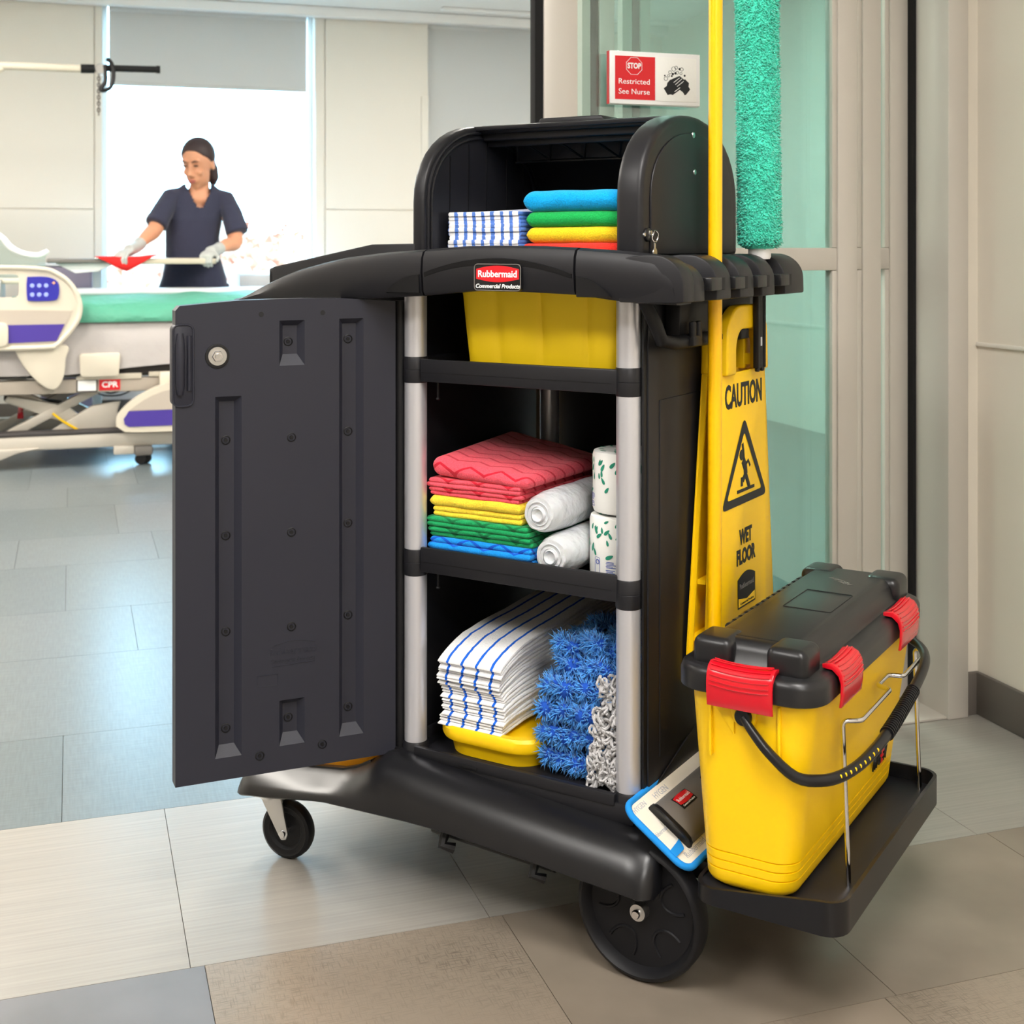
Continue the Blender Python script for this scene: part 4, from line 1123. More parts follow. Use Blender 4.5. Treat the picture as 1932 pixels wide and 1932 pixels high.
for k in range(9):
    y = -.052 + k * .0125
    i = max(j for j, p in enumerate(sp[:-1]) if p.y <= y and p.x > .33); p = sp[i]
    slot.ell((p.x + .0065, p.y, p.z + .003), (.0022, .0016, .0034), 8, 6)
bpart('grip_slot', slot, 'yellow_plastic', bail)
# printed mark on the long side
xm = .3046; 
bpart('side_badge', B().prism([(.268, .292), (.332, .292), (.332, .306), (.300, .312), (.268, .306)], 'x', .3055, .3085), 'black_print', body)
for s_, y_, m_ in (('HYG', .284, 'black_print'), ('E', .3115, 'red_print'), ('N', .3285, 'black_print')):
    text('lettering', s_, .031, m_, body, (.3042 - .22, y_ - .17, .2705 - .1925), (0, 1, 0), (.14, 0, .99), .0012, width={'HYG': .040, 'E': .0125, 'N': .0145}[s_], bold=.0006)
text('lettering', 'Commercial Products', .0065, 'white_print', body, (.3088 - .22, .300 - .17, .2955 - .1925), (0, 1, 0), (0, 0, 1), .0002, width=.056)

# --- flat mop: pad, frame and yellow handle
fm = on_cart('flat_mop', .074, .128, .19); tag(fm, 'flat mop with yellow handle and blue-edged white pad beside the bucket', 'mop')
P0 = Vector((.0235, 0, .2585)); UU = Vector((.0991, 0, -.0669)).normalized(); NN = Vector((.0669, 0, .0991)).normalized()
def PP(u, w_, h): return P0 + UU * u + Vector((0, w_, 0)) + NN * h
OFF = Vector((.074, .128, .19))
def fpart(nm, b, m, parent=fm, **k):
    b.shift(-OFF.x, -OFF.y, -OFF.z); return part(nm, b, m, parent, **k)
pr = rrect(0, .124, -.068, .36, .022, 6)
mat('pad_white', (236, 230, 216), .85, bump=(300, .4, .001))
mat('pad_print', (176, 178, 186), .8)
pad = fpart('mop_pad', B().loft([[PP(u, w_, -.001) for u, w_ in pr], [PP(u, w_, .006) for u, w_ in pr]]), 'pad_white')
fpart('pad_binding', B().tube([PP(u, w_, .0035) for u, w_ in pr], .0052, 10, True), 'blue_edge', pad)
fpart('pad_loop', B().loft([[PP(.088, -.070, .007), PP(.100, -.070, .007), PP(.100, -.070, .010), PP(.088, -.070, .010)], [PP(.086, -.046, .010), PP(.100, -.046, .010), PP(.100, -.046, .013), PP(.086, -.046, .013)], [PP(.084, -.030, .007), PP(.096, -.036, .007), PP(.096, -.036, .009), PP(.084, -.030, .009)]]), 'blue_edge', pad)
for s_, u, w_, sz in (('Rubbermaid', .108, -.012, .014), ('HYGEN', .016, .030, .014), ('HYGEN', .014, -.040, .012), ('Rubbermaid', .060, -.048, .010), ('HYGEN', .1, .06, .012)):
    o_ = PP(u, w_, .0062) - OFF
    text('pad_lettering', s_, sz, 'pad_print', pad, o_, (0, 1, 0), -UU, .0002)
fp = []
for w_ in (-.020, .36 - .05):
    fp.append([PP(u, w_ + (.018 * math.sin((u - .024) / .078 * PI) * -1 if w_ < 0 else 0), h) for u, h in [(.024, .0065)] + [(.063 - .039 * math.cos(PI * k / 10), .0065 + .022 * math.sin(PI * k / 10)) for k in range(1, 10)] + [(.102, .0065)]])
fr_ = fpart('mop_frame', B().loft(fp), 'grey_plastic')
ecp = []
for d_, s_ in ((-.0075, .96), (-.006, 1.04), (.002, 1.06)):
    ecp.append([PP(.063 + (u - .063) * s_, -.020 + d_ - .018 * math.sin((u - .024) / .078 * PI), .0065 + (h - .0065) * s_ * 1.05) for u, h in [(.024, .0065)] + [(.063 - .039 * math.cos(PI * k / 10), .0065 + .022 * math.sin(PI * k / 10)) for k in range(1, 10)] + [(.102, .0065)]])
fpart('end_cap', B().loft(ecp), 'black_deep', fr_)
def onf(u, w_, d=.0006): h = .0065 + .022 * math.sin(math.acos(max(-1, min(1, (.063 - u) / .039)))); return PP(u, w_, h + d)
def fpatch(u0, u1, w0, w1, m, nm, bow=0.0, d=.0006):
    b_ = B(); n = 8; vr = [[b_.bm.verts.new(onf(u0 + (u1 - u0) * i / n + (bow * math.sin(PI * j / n) * (1 if i > n / 2 else -1) * abs(i - n / 2) / (n / 2)), w0 + (w1 - w0) * j / n, d)) for j in range(n + 1)] for i in range(n + 1)]
    for i in range(n):
        for j in range(n): b_.bm.faces.new((vr[i][j], vr[i][j + 1], vr[i + 1][j + 1], vr[i + 1][j]))
    return fpart(nm, b_, m, fr_)
fpatch(.038, .062, .006, .056, 'black_print', 'frame_badge', d=.0005)
fpatch(.040, .054, .008, .054, 'red_print', 'badge_field', bow=.002, d=.0009)
o_ = onf(.047, .031, .0014) - OFF
nrm = (onf(.0475, .031) - onf(.0465, .031)).normalized()
text('lettering', 'Rubbermaid', .0088, 'white_print', fr_, o_, (0, 1, 0), -nrm, .0001, width=.040)
o_ = onf(.058, .031, .0014) - OFF; nrm = (onf(.0585, .031) - onf(.0575, .031)).normalized()
text('lettering', 'Commercial Products', .0045, 'white_print', fr_, o_, (0, 1, 0), -nrm, .0001, width=.040)
fpart('joint', B().box(.070, .096, .108, .148, .226, .262, .006).cyl((.087, .128, .25), (.090, .128, .31), .0135, seg=20), 'black_deep')
fpart('handle', B().cyl((.0885, .128, .26), (.0915, .128, 1.80), .0112, seg=28).lathe([(.0112, 1.80), (.0112, 1.808), (.006, 1.813), (0, 1.814)], (.0915, .128, 0), 'z', 28), 'yellow_pole')

# --- teal duster
du = on_cart('duster', .09, .325, .88); tag(du, 'teal fluffy microfiber duster standing in the tool rail', 'duster')
rg = random.Random(33); V_, F_ = [], []
H0, H1, RD = .217, .95, .0355
tilt = lambda z: -.012 * (z - H0)
for k in range(24000):
    z = H0 + (H1 - H0) * rg.random(); w_ = rg.uniform(0, 2 * PI)
    e = min(1, (z - H0) / .012); rr_ = RD * math.sqrt(max(.15, 1 - (1 - e) ** 2))
    rr_ *= 1 + .04 * mn.noise(Vector((math.cos(w_) * 1.5, math.sin(w_) * 1.5, z * 14)))
    d = Vector((math.cos(w_), math.sin(w_), rg.uniform(-.7, .5)))
    spike(V_, F_, Vector((rr_ * math.cos(w_) * .94 + tilt(z), rr_ * math.sin(w_) * .94, z)), d, rg.uniform(.0035, .0062), .0017, rg, .5)
head = part('duster_core', B().tube([(tilt(z), 0, z) for z in (H0, H0 + .02, .5, H1)], [RD * .7, RD * .97, RD * .97, RD * .9], 24), 'teal_fluff', du)
raw('duster_pile', V_, F_, 'teal_fluff', head)
part('end_plug', B().lathe([(0, .199), (.017, .199), (.0195, .203), (.0195, .222)], (0, 0, 0), 'z', 24), 'white_gloss', du)
hb = B().prism([(-.0175, .145), (-.0165, .02), (-.0165, .008), (-.013, .006), (-.009, .006)] + [(.0065 * -math.cos(PI * k / 8), .006 + .007 * math.sin(PI * k / 8)) for k in range(9)] + [(.009, .006), (.013, .006), (.0165, .008), (.0165, .02), (.0175, .145), (.0175, .205), (-.0175, .205)], 'x', -.003, .003, .001)
hb.box(-.005, .005, -.0185, -.012, .012, .20, .0015).box(-.005, .005, .012, .0185, .012, .20, .0015)
hd = part('duster_handle', hb, 'black_deep', du)
part('handle_slot', B().box(-.0034, .0037, -.003, .003, .050, .065), 'pale_grey', hd)

# --- wet floor sign
wf = on_cart('wet_floor_sign', .06, .29, .39); tag(wf, 'yellow folding wet floor caution sign hung on the cart end', 'floor sign')
def wpart(nm, b, m, parent=wf, **k):
    b.shift(-.06, -.29, -.39); return part(nm, b, m, parent, **k)
SC = .2895
def sign_outline(w0, w1, zt, zb, foot):
    L = [(SC - w0, zt), (SC + w0, zt), (SC + w1, zb), (SC + w1 + .002, foot), (SC + w1 - .035, foot)]
    L += [(SC + (w1 - .045) * math.cos(PI * k / 12), foot + (.055) * math.sin(PI * k / 12)) for k in range(13)]
    L += [(SC - w1 + .035, foot), (SC - w1 - .002, foot), (SC - w1, zb)]
    return L
def leaf_sign(a, fl, w1, foot, lean):
    o_ = sign_outline(.100, w1, .889, .448, foot)
    b_ = B().prism(o_, 'x', a, a + .003, .001)
    # flanges down both long edges
    for s_ in (-1, 1):
        e0, e1 = SC + s_ * .100, SC + s_ * (w1 + .002)
        b_.loft([[(a + .003, e0, .889), (a - fl, e0, .889), (a - fl, e0 - s_ * .004, .889), (a + .003, e0 - s_ * .004, .889)], [(a + .003, e1, foot), (a - fl, e1, foot), (a - fl, e1 - s_ * .004, foot), (a + .003, e1 - s_ * .004, foot)]])
    if lean:
        for v in b_.bm.verts: v.co.x += lean * (.889 - v.co.z)
    return b_
ff = wpart('front_leaf', leaf_sign(.072, .013, .139, .425, 0.006), 'yellow_plastic')
wpart('cross_brace', B().box(.046, .060, SC - .13, SC + .13, .55, .557), 'yellow_plastic', ff)
rl = wpart('rear_leaf', leaf_sign(.040, -.010, .150, .392, -.012), 'yellow_plastic')
wpart('cross_brace', B().box(.038, .052, SC - .142, SC + .142, .46, .467), 'yellow_plastic', rl)
def handle_outline(n=10):
    o_ = [(SC - .095, .887)] + arc(SC - .03, .945, .062, .057, 180, 90, n) + arc(SC + .03, .945, .062, .057, 90, 0, n) + [(SC + .095, .887)]
    i_ = [(SC + .054, .887)] + arc(SC + .022, .925, .032, .036, 0, 90, n) + arc(SC - .022, .925, .032, .036, 90, 180, n) + [(SC - .054, .887)]
    return o_ + i_
wpart('sign_handle', B().prism(handle_outline(), 'x', .064, .084, .004, 3, 70), 'yellow_plastic', ff)
wpart('sign_handle', B().prism(handle_outline(), 'x', .036, .056, .004, 3, 70), 'yellow_plastic', rl)
wpart('hinge', B().cyl((.060, SC - .09, .905), (.060, SC - .055, .905), .010, seg=14).cyl((.060, SC + .055, .905), (.060, SC + .09, .905), .010, seg=14), 'yellow_plastic', ff)
def fa(z): return .0752 + .006 * (.889 - z)
def stext(s_, y_, z_, size, width):
    text('lettering', s_, size, 'black_print', ff, (fa(z_) - .06, y_ - .29, z_ - .39), (0, 1, 0), (-.006, 0, 1), .0005, width=width, bold=.0016)
stext('CAUTION', SC, .848, .054, .168); stext('WET', SC + .004, .607, .034, .058); stext('FLOOR', SC + .004, .574, .034, .086)
def spoly(pts, nm='pictogram', m='black_print', d=0.0):
    b_ = B(); v0 = [b_.bm.verts.new((fa(z) + d, y, z)) for y, z in pts]; v1 = [b_.bm.verts.new((fa(z) + d + .0006, y, z)) for y, z in pts]
    n = len(pts); b_.bm.faces.new(v1)
    for i in range(n): b_.bm.faces.new((v0[i], v0[(i + 1) % n], v1[(i + 1) % n], v1[i]))
    bmesh.ops.recalc_face_normals(b_.bm, faces=b_.bm.faces); return wpart(nm, b_, m, ff)
def stroke(pts, r, nm='pictogram'):
    b_ = B().tube([(fa(z), y, z) for y, z in pts], r, 8)
    for v in b_.bm.verts:
        v.co.x = fa(v.co.z) + max(-.0004, min(.0006, v.co.x - fa(v.co.z)))
    return wpart(nm, b_, 'black_print', ff)
def rtri(pts, r, n=5):
    out_ = []; P = [Vector(p) for p in pts]; m_ = len(P)
    for i in range(m_):
        p0, p1, p2 = P[i - 1], P[i], P[(i + 1) % m_]; q0 = p1 + (p0 - p1).normalized() * r; q2 = p1 + (p2 - p1).normalized() * r
        for k in range(n + 1):
            t = k / n; out_.append(tuple(q0 * (1 - t) ** 2 + p1 * 2 * t * (1 - t) + q2 * t * t))
    return out_
To = rtri([(SC, .812), (SC + .104, .664), (SC - .104, .664)], .018); Ti = rtri([(SC, .786), (SC + .080, .678), (SC - .080, .678)], .010)
b_ = B(); n = len(To); vo = [b_.bm.verts.new((fa(z) + .0006, y, z)) for y, z in To]; vi = [b_.bm.verts.new((fa(z) + .0006, y, z)) for y, z in Ti]
for i in range(n): b_.bm.faces.new((vo[i], vo[(i + 1) % n], vi[(i + 1) % n], vi[i]))
wpart('pictogram', b_, 'black_print', ff)
spoly([(SC - .013 + .0092 * math.cos(u), .747 + .0092 * math.sin(u)) for u in [2 * PI * k / 14 for k in range(14)]])
for pts, r_ in (([(SC - .006, .738), (SC + .004, .724), (SC + .006, .712)], .0085), ([(SC - .002, .736), (SC - .004, .752), (SC - .008, .766)], .0046), ([(SC + .004, .728), (SC + .018, .734), (SC + .026, .724)], .0032),
                ([(SC + .004, .712), (SC - .006, .704), (SC - .012, .706), (SC - .012, .694)], .0058), ([(SC + .006, .712), (SC + .014, .700), (SC + .022, .688)], .0060)): stroke(pts, r_)
spoly([(SC - .034, .676 + .008), (SC + .045, .676 + .008), (SC + .045, .676 + .0135), (SC - .034, .676 + .0135)])
spoly([(SC - .034, .489), (SC + .046, .489), (SC + .046, .538)] + [(SC + .046 - .08 * k / 10, .538 + .0095 * math.sin(PI * k / 10)) for k in range(1, 11)])
b_ = [(SC - .030, .512)] + [(SC - .030 + .072 * k / 10, .535 + .008 * math.sin(PI * k / 10)) for k in range(11)] + [(SC + .042 - .072 * k / 10, .512 - .006 * math.sin(PI * k / 10)) for k in range(11)]
spoly([(SC - .031, .492), (SC + .043, .492), (SC + .043, .5065), (SC + .006, .500), (SC - .031, .5065)], 'logo_field', 'yellow_plastic', .0004)
text('lettering', 'Rubbermaid', .013, 'grey_plastic', ff, (fa(.525) + .0009 - .06, SC + .006 - .29, .525 - .39), (0, 1, 0), (0, 0, 1), .0002, width=.064)
text('lettering', 'Commercial Products', .006, 'black_print', ff, (fa(.4965) + .0012 - .06, SC + .006 - .29, .4965 - .39), (0, 1, 0), (0, 0, 1), .0002, width=.062)

# --- notice on the nearest glass leaf
ns = empty('restricted_notice', (1.19, 2.588, 1.405)); tag(ns, 'white framed notice reading STOP Restricted See Nurse on the glass door', 'sign')
NX0, NX1, NZ0, NZ1 = -.106, .106, .0, .113
part('notice_frame', B().box(NX0, NX1, -.004, .0115, NZ0, NZ1, .002).box(NX0 + .001, NX1 - .001, .002, .012, NZ0 - .001, NZ1 + .0, .001), 'white_gloss', ns)
part('edge_band', B().box(NX0 - .0012, NX0, .0, .0112, NZ0, NZ1), 'red_print', ns)
rf = part('red_field', B().box(NX0 + .0115, -.0015, -.0048, -.0035, .010, .1025), 'red_print', ns)
wh = part('white_field', B().box(.0005, NX1 - .0095, -.0052, -.0035, .0085, .103, .0008), 'paper', ns)
oc = [(-.0505 + .0195 * math.cos(R(22.5 + 45 * k)), .0815 + .0195 * math.sin(R(22.5 + 45 * k))) for k in range(8)]
part('octagon', B().tube([(x, -.0050, z) for x, z in oc], .0006, 6, True), 'white_print', rf)
text('lettering', 'STOP', .0165, 'white_print', rf, (-.0505, -.0052, .0815), (1, 0, 0), (0, 0, 1), .0003, width=.0315, bold=.0006)
text('lettering', 'Restricted', .0165, 'white_print', rf, (-.0505, -.0052, .0480), (1, 0, 0), (0, 0, 1), .0003, width=.072)
text('lettering', 'See Nurse', .0165, 'white_print', rf, (-.0505, -.0052, .0265), (1, 0, 0), (0, 0, 1), .0003, width=.072)
def wpoly(pts, m='black_print', d=0):
    b_ = B(); b_.bm.faces.new([b_.bm.verts.new((x, -.0055 - d, z)) for x, z in pts]); return part('pictogram', b_, m, wh, 0)
wpoly([(.0185, .0365), (.0275, .0225), (.034, .0240), (.040, .0230), (.0565, .0345), (.0655, .0430), (.0690, .0520), (.0650, .0585), (.0560, .0645), (.0470, .0610), (.0330, .0550), (.0270, .0485), (.0255, .0420)])
wpoly([(.0565, .0345), (.0640, .0295), (.0680, .0235), (.0720, .0250), (.0815, .0365), (.0775, .0420), (.0785, .0500), (.0690, .0580), (.0640, .0560), (.0690, .0520), (.0655, .0430)])
for x0, z0, x1, z1 in ((.042, .050, .056, .0605), (.046, .0455, .0615, .0585), (.050, .0415, .0655, .0535), (.044, .0300, .0570, .0395)):
    part('pictogram', B().tube([(x0, -.0058, z0), (x1, -.0058, z1)], .0007, 6), 'white_print', wh)
for x, z, r_, f_ in ((.0235, .0575, .0042, 0), (.030, .0640, .0026, 0), (.0335, .0715, .0034, 0), (.042, .0790, .0048, 0), (.0478, .0820, .0034, 0), (.0560, .0795, .0026, 1), (.0612, .0790, .0036, 0), (.0505, .0715, .0032, 0), (.0592, .0700, .0026, 0), (.0680, .0655, .0024, 1), (.0400, .0680, .0028, 1), (.0462, .0700, .0028, 1), (.0375, .0635, .0022, 1), (.0210, .0640, .0018, 1)):
    cp_ = [(x + r_ * math.cos(2 * PI * k / 16), z + r_ * math.sin(2 * PI * k / 16)) for k in range(16)]
    if f_: wpoly(cp_)
    else: part('bubble', B().tube([(a_, -.0056, c_) for a_, c_ in cp_], .0005, 5, True), 'black_print', wh)
# ================================================================== patient room: bed, table, woman
YB = 6.90
bed = empty('hospital_bed', (0.0, YB, 0)); tag(bed, 'cream hospital bed with raised side rail and purple panels', 'bed')
def curve_poly(P, n=5): return [tuple(p)[:2] for p in smooth_path([(x, z, 0) for x, z in P], n)]
X0 = -1.55
# base frame, lift, casters
part('lower_frame', B().box(X0, 1.25, .02, .10, .092, .165, .012).box(X0, 1.25, .78, .86, .092, .165, .012).box(.80, .90, .05, .85, .10, .16, .01).box(X0 + .05, X0 + .15, .05, .85, .10, .16, .01), 'bed_metal', bed)
part('frame_cover', B().box(X0, 1.25, .015, .105, .163, .185, .008), 'bed_dark', bed)
part('upper_frame', B().box(X0, 1.25, .0, .06, .372, .442, .008).box(X0, 1.25, .82, .88, .372, .442, .008), 'bed_taupe', bed)
part('rail_strip', B().prism([(.02, .437), (.02, .452), (.055, .465), (.335, .465), (.335, .437)], 'y', -.012, .004, .003).prism([(.37, .445), (.37, .470), (.62, .470), (.62, .445)], 'y', -.012, .004, .003), 'bed_cream', bed)
part('deck_panel', B().box(X0, 1.25, .02, .86, .455, .50, .01), 'bed_dark', bed)
for y_ in (.14, .72):
    for s_ in (-1, 1):
        part('lift_arm', B().box(-.44, .44, -.022, .022, -.022, .022, .004, M=Matrix.Translation((-.08, y_ + .02 * s_, .275)) @ Matrix.Rotation(R(27 * s_), 4, 'Y')), 'bed_metal', bed)
part('lift_plate', B().prism([(-.12, .17), (.10, .30), (.24, .32), (.22, .26), (.30, .17)], 'y', .08, .11, .01).prism([(-.30, .36), (-.02, .30), (.05, .24), (-.05, .22), (-.32, .33)], 'y', .10, .13, .006), 'bed_metal', bed)
part('hydraulic_cover', B().prism([(-.33, .35), (-.05, .30), (-.02, .26), (-.1, .25), (-.33, .31)], 'y', .30, .36, .01), 'bed_dark', bed)
part('cable', B().tube(smooth_path([(.10, .2, .36), (.16, .2, .335), (.24, .2, .335), (.30, .2, .36)]), .004, 6).tube(smooth_path([(.14, .2, .365), (.19, .2, .345), (.25, .2, .36)]), .004, 6), 'black_deep', bed)
part('yellow_cable', B().tube(smooth_path([(-.09, .09, .265), (-.04, .075, .225), (.03, .075, .18)]), .006, 6), 'yellow_plastic', bed)
for x_, y_ in ((.345, .03), (.345, .83), (X0 + .1, .03), (X0 + .1, .83)):
    c_ = part('caster', B().lathe([(0, -.012), (.024, -.012), (.028, -.006), (.028, .006), (.024, .012), (0, .012)], (x_ - .014, y_ - .016, .028), 'y', 20).lathe([(0, -.012), (.024, -.012), (.028, -.006), (.028, .006), (.024, .012), (0, .012)], (x_ + .014, y_ + .016, .028), 'y', 20), 'black_deep', bed)
    part('caster_housing', B().box(x_ - .045, x_ + .045, y_ - .045, y_ + .045, .046, .095, .012), 'grey_plastic', c_)
part('caster_bracket', B().box(.20, .30, .0, .05, .055, .098, .006).cyl((.25, -.004, .078), (.25, .002, .078), .008, seg=12), 'bed_metal', bed)
part('red_pedal', B().prism([(-.27, .205), (-.235, .205), (-.243, .275), (-.262, .275)], 'y', .40, .44, .006), 'red_plastic', bed)
part('brake_arm', B().prism([(-.42, .02), (-.25, .085), (-.15, .105), (-.42, .105)], 'y', .0, .03, .006), 'bed_metal', bed)
# mattress and bedding
def pillowy(x0, x1, y0, y1, z0, z1, r, seed, amp):
    rings = []
    for i in range(25):
        x = x0 + (x1 - x0) * i / 24; k = min(1, min(i, 24 - i) / 2 + .6)
        rings.append([(x, (y0 + y1) / 2 + (y - (y0 + y1) / 2) * (.97 if k < 1 else 1), z + mn.noise(Vector((x * 5, y * 5, seed))) * amp) for y, z in rrect(y0, y1, z0, z1, r, 5)])
    return B().loft(rings)
def drape():
    rings = []
    for i in range(30):
        x = X0 + .1 + (2.75) * i / 29
        zl = .50 + .10 * max(0, (x - .05)) * .6 + .02 * math.sin(x * 9) if x > -.2 else .5
        zl = lerp([(-1.6, .48), (-.02, .466), (.10, .478), (.30, .498), (.62, .52)], x)
        w_ = mn.noise(Vector((x * 7, 2, 0))) * .012
        rings.append([(x, -.035 + w_ * .4, zl), (x, -.028 + w_, .60), (x, -.012, .715), (x, .02, .745), (x, .44, .752), (x, .86, .745), (x, .90, .70), (x, .90, .56), (x, .86, .50), (x, .0, .505)])
    return B().loft(rings)
part('mattress', drape(), 'sheet', bed)
cv = B(); rings = []
for i in range(40):
    x = -.30 + 1.60 * i / 39
    w_ = lambda s_: mn.noise(Vector((x * 9, s_, 3.3))) * .010
    sl = .016 * (x + .3)
    rings.append([(x, -.030, .725), (x, -.034 + w_(1) * .3, .745 + w_(0) * .3), (x, -.022, .775 + w_(1)), (x, .03, .812 + w_(2) + sl * .3), (x, .3, .832 + w_(3) + sl), (x, .6, .835 + w_(4) + sl), (x, .84, .825 + w_(5) + sl), (x, .885, .77), (x, .885, .74)])
part('green_sheet', cv.loft(rings), 'green_sheet', bed)
part('white_blanket', pillowy(-.10, 1.25, .62, .90, .835, .868, .014, 4, .004), 'pale_grey', bed)
part('pillow', pillowy(-1.3, -.34, .15, .75, .76, .93, .07, 9, .02), 'sheet', bed)
# side rail, head end
def ring_plate(outer_, hole, y0, y1):
    b_ = B(); no = len(outer_)
    def nearest(p): return min(range(no), key=lambda i: (outer_[i][0] - p[0]) ** 2 + (outer_[i][1] - p[1]) ** 2)
    for y in (y0, y1):
        pass
    vo = [[b_.bm.verts.new((x, y, z)) for x, z in outer_] for y in (y0, y1)]; vi = [[b_.bm.verts.new((x, y, z)) for x, z in hole] for y in (y0, y1)]
    for k in range(no): b_.bm.faces.new((vo[0][k], vo[0][(k + 1) % no], vo[1][(k + 1) % no], vo[1][k]))
    nh = len(hole)
    for k in range(nh): b_.bm.faces.new((vi[0][k], vi[1][k], vi[1][(k + 1) % nh], vi[0][(k + 1) % nh]))
    for s_ in (0, 1):
        es = []
        for ring_ in (vo[s_], vi[s_]):
            for k in range(len(ring_)):
                e = b_.bm.edges.get((ring_[k], ring_[(k + 1) % len(ring_)]))
                es.append(e)
        bmesh.ops.triangle_fill(b_.bm, use_beauty=True, use_dissolve=False, edges=es)
    bmesh.ops.recalc_face_normals(b_.bm, faces=b_.bm.faces)
    return b_
orail = curve_poly([(-1.05, 1.0), (-.50, 1.003), (-.16, .995), (-.06, .965), (.005, .905), (.037, .83), (.036, .765), (.01, .71), (-.035, .655), (-.075, .618), (-.13, .610), (-.6, .606), (-1.05, .606)], 4)
sr = part('side_rail', ring_plate(orail, rrect(-.80, -.243, .855, .968, .02, 4), -.085, -.045), 'bed_cream', bed)
part('rail_rim', B().tube([(x, -.086, z) for x, z in orail[:-1]], .012, 8, False), 'bed_cream', sr)
scr_ = curve_poly([(-.205, .955), (-.12, .955), (-.07, .935), (-.058, .90), (-.062, .855), (-.085, .838), (-.19, .838), (-.206, .855), (-.208, .92)], 4)
sc_ = part('control_panel', B().prism(scr_, 'y', -.094, -.084), 'bed_screen', sr, 60)
mat('button_glow', (150, 165, 235), .4); mat('screen_orange', (235, 170, 120), .4)
for i_ in range(3):
    for j_ in range(2):
        part('button', B().lathe([(0, -.0955), (.0095, -.0955), (.0105, -.094)], (-.182 + .032 * i_, 0, .912 - .044 * j_), 'y', 16), 'button_glow', bed)
part('button', B().prism([(-.093, .925), (-.086, .928), (-.083, .935), (-.080, .928), (-.073, .925), (-.080, .922), (-.083, .915), (-.086, .922)], 'y', -.0955, -.094), 'screen_orange', bed)
part('recess_panel', B().prism(curve_poly([(-.9, .795), (-.3, .795), (-.02, .787), (.0, .78), (-.02, .73), (-.06, .66), (-.075, .632), (-.3, .628), (-.9, .628)], 2), 'y', -.0875, -.083), 'bed_taupe', sr, 60)
part('purple_band', B().prism([(-.9, .722), (-.288, .722), (-.032, .722), (-.07, .640), (-.285, .634), (-.9, .634)], 'y', -.090, -.085), 'bed_purple', sr, 60)
part('rail_knuckle', B().prism(rrect(-.5, -.29, .615, .735, .03, 5), 'y', -.105, -.085, .008), 'bed_cream', sr)
part('rail_arm', B().prism(curve_poly([(-.27, .615), (-.03, .618), (-.028, .55), (-.035, .47), (-.06, .415), (-.095, .40), (-.14, .425), (-.19, .475), (-.24, .55), (-.27, .615)], 4)[:-1], 'y', -.07, -.03, .006), 'bed_cream', bed)
part('chart_holder', B().prism(rtri([(.035, .572), (.232, .572), (.222, .455), (.042, .455)], .018), 'y', -.055, -.015, .006), 'bed_cream', bed)
part('cpr_tag', B().box(.130, .232, -.006, .002, .382, .438, .003), 'red_print', bed)
text('lettering', 'CPR', .040, 'white_print', bed, (.181, -.007, .410), (1, 0, 0), (0, 0, 1), .0006, width=.078, bold=.001)
part('night_light', B().box(.022, .122, -.008, .002, .376, .440, .004), 'bed_dark', bed)
part('light_lens', B().box(.028, .116, -.011, -.006, .382, .434, .003), 'white_print', bed)
# side rail, foot end, lowered
o2 = curve_poly([(.21, .21), (.215, .26), (.26, .315), (.33, .365), (.42, .405), (.55, .425), (1.0, .43), (1.2, .40), (1.25, .30), (1.2, .195), (1.0, .175), (.4, .175), (.25, .180)], 4)
fr2 = part('side_rail', ring_plate(o2, rrect(.75, 1.1, .30, .37, .02, 4), -.085, -.045), 'bed_cream', bed)
part('recess_panel', B().prism(curve_poly([(.27, .285), (.34, .335), (.43, .375), (.55, .392), (.72, .392), (.72, .285)], 2), 'y', -.0875, -.083), 'bed_taupe', fr2, 60)
part('purple_band', B().prism([(.245, .245), (.27, .283), (1.15, .283), (1.15, .20), (.27, .205), (.25, .218)], 'y', -.089, -.084), 'bed_purple', fr2, 60)
part('rail_arm', B().box(.42, .60, -.045, .0, .36, .47, .012), 'bed_cream', bed)
part('red_knob', B().lathe([(0, -.102), (.028, -.098), (.032, -.085), (.03, -.04)], (.505, 0, .435), 'y', 20), 'red_plastic', bed)
part('footboard', B().prism(rrect(.02, .86, .45, .86, .06, 5), 'x', 1.32, 1.36, .01), 'bed_cream', bed)
part('headboard', B().prism(rrect(.02, .86, .45, 1.15, .06, 5), 'x', X0 - .04, X0, .01), 'bed_cream', bed)

# trapeze bar over the bed
tz = empty('trapeze_bar', (0, 7.30, 2.04)); tag(tz, 'cream overhead trapeze bar with black grips and a hanging chain', 'trapeze bar')
part('bar', B().cyl((-1.5, 0, -.005), (.05, 0, .0), .021, seg=16).tube([(-.34, 0, -.012), (-.40, 0, -.055), (-1.49, 0, -.80)], .018, 12), 'bed_cream', tz)
part('mast', B().cyl((-1.5, 0, -2.03), (-1.5, 0, .02), .022, seg=16).box(-1.62, -1.38, -.25, .25, -2.04, -2.01, .006), 'bed_cream', tz)
part('grip', B().cyl((.045, 0, 0), (.115, 0, .002), .024, seg=16), 'black_deep', tz)
part('grip', B().cyl((.165, 0, .008), (.445, 0, .012), .018, seg=16).cyl((.43, 0, .012), (.45, 0, .012), .021, seg=16), 'black_deep', tz)
part('clamp', B().lathe([(0, -.035), (.026, -.035), (.03, -.02), (.03, .03)], (.145, 0, .0), 'y', 20), 'zinc', tz)
ch = B()
for k in range(13):
    zz = -.035 - k * .0165; n_ = 10
    ch.tube([(.135 + (.006 * math.cos(2 * PI * j / n_) if k % 2 else 0), (.006 * math.cos(2 * PI * j / n_) if not k % 2 else 0) - .02, zz + .012 * math.sin(2 * PI * j / n_)) for j in range(n_)], .0042, 5, True)
part('chain', ch, 'grey_plastic', tz)
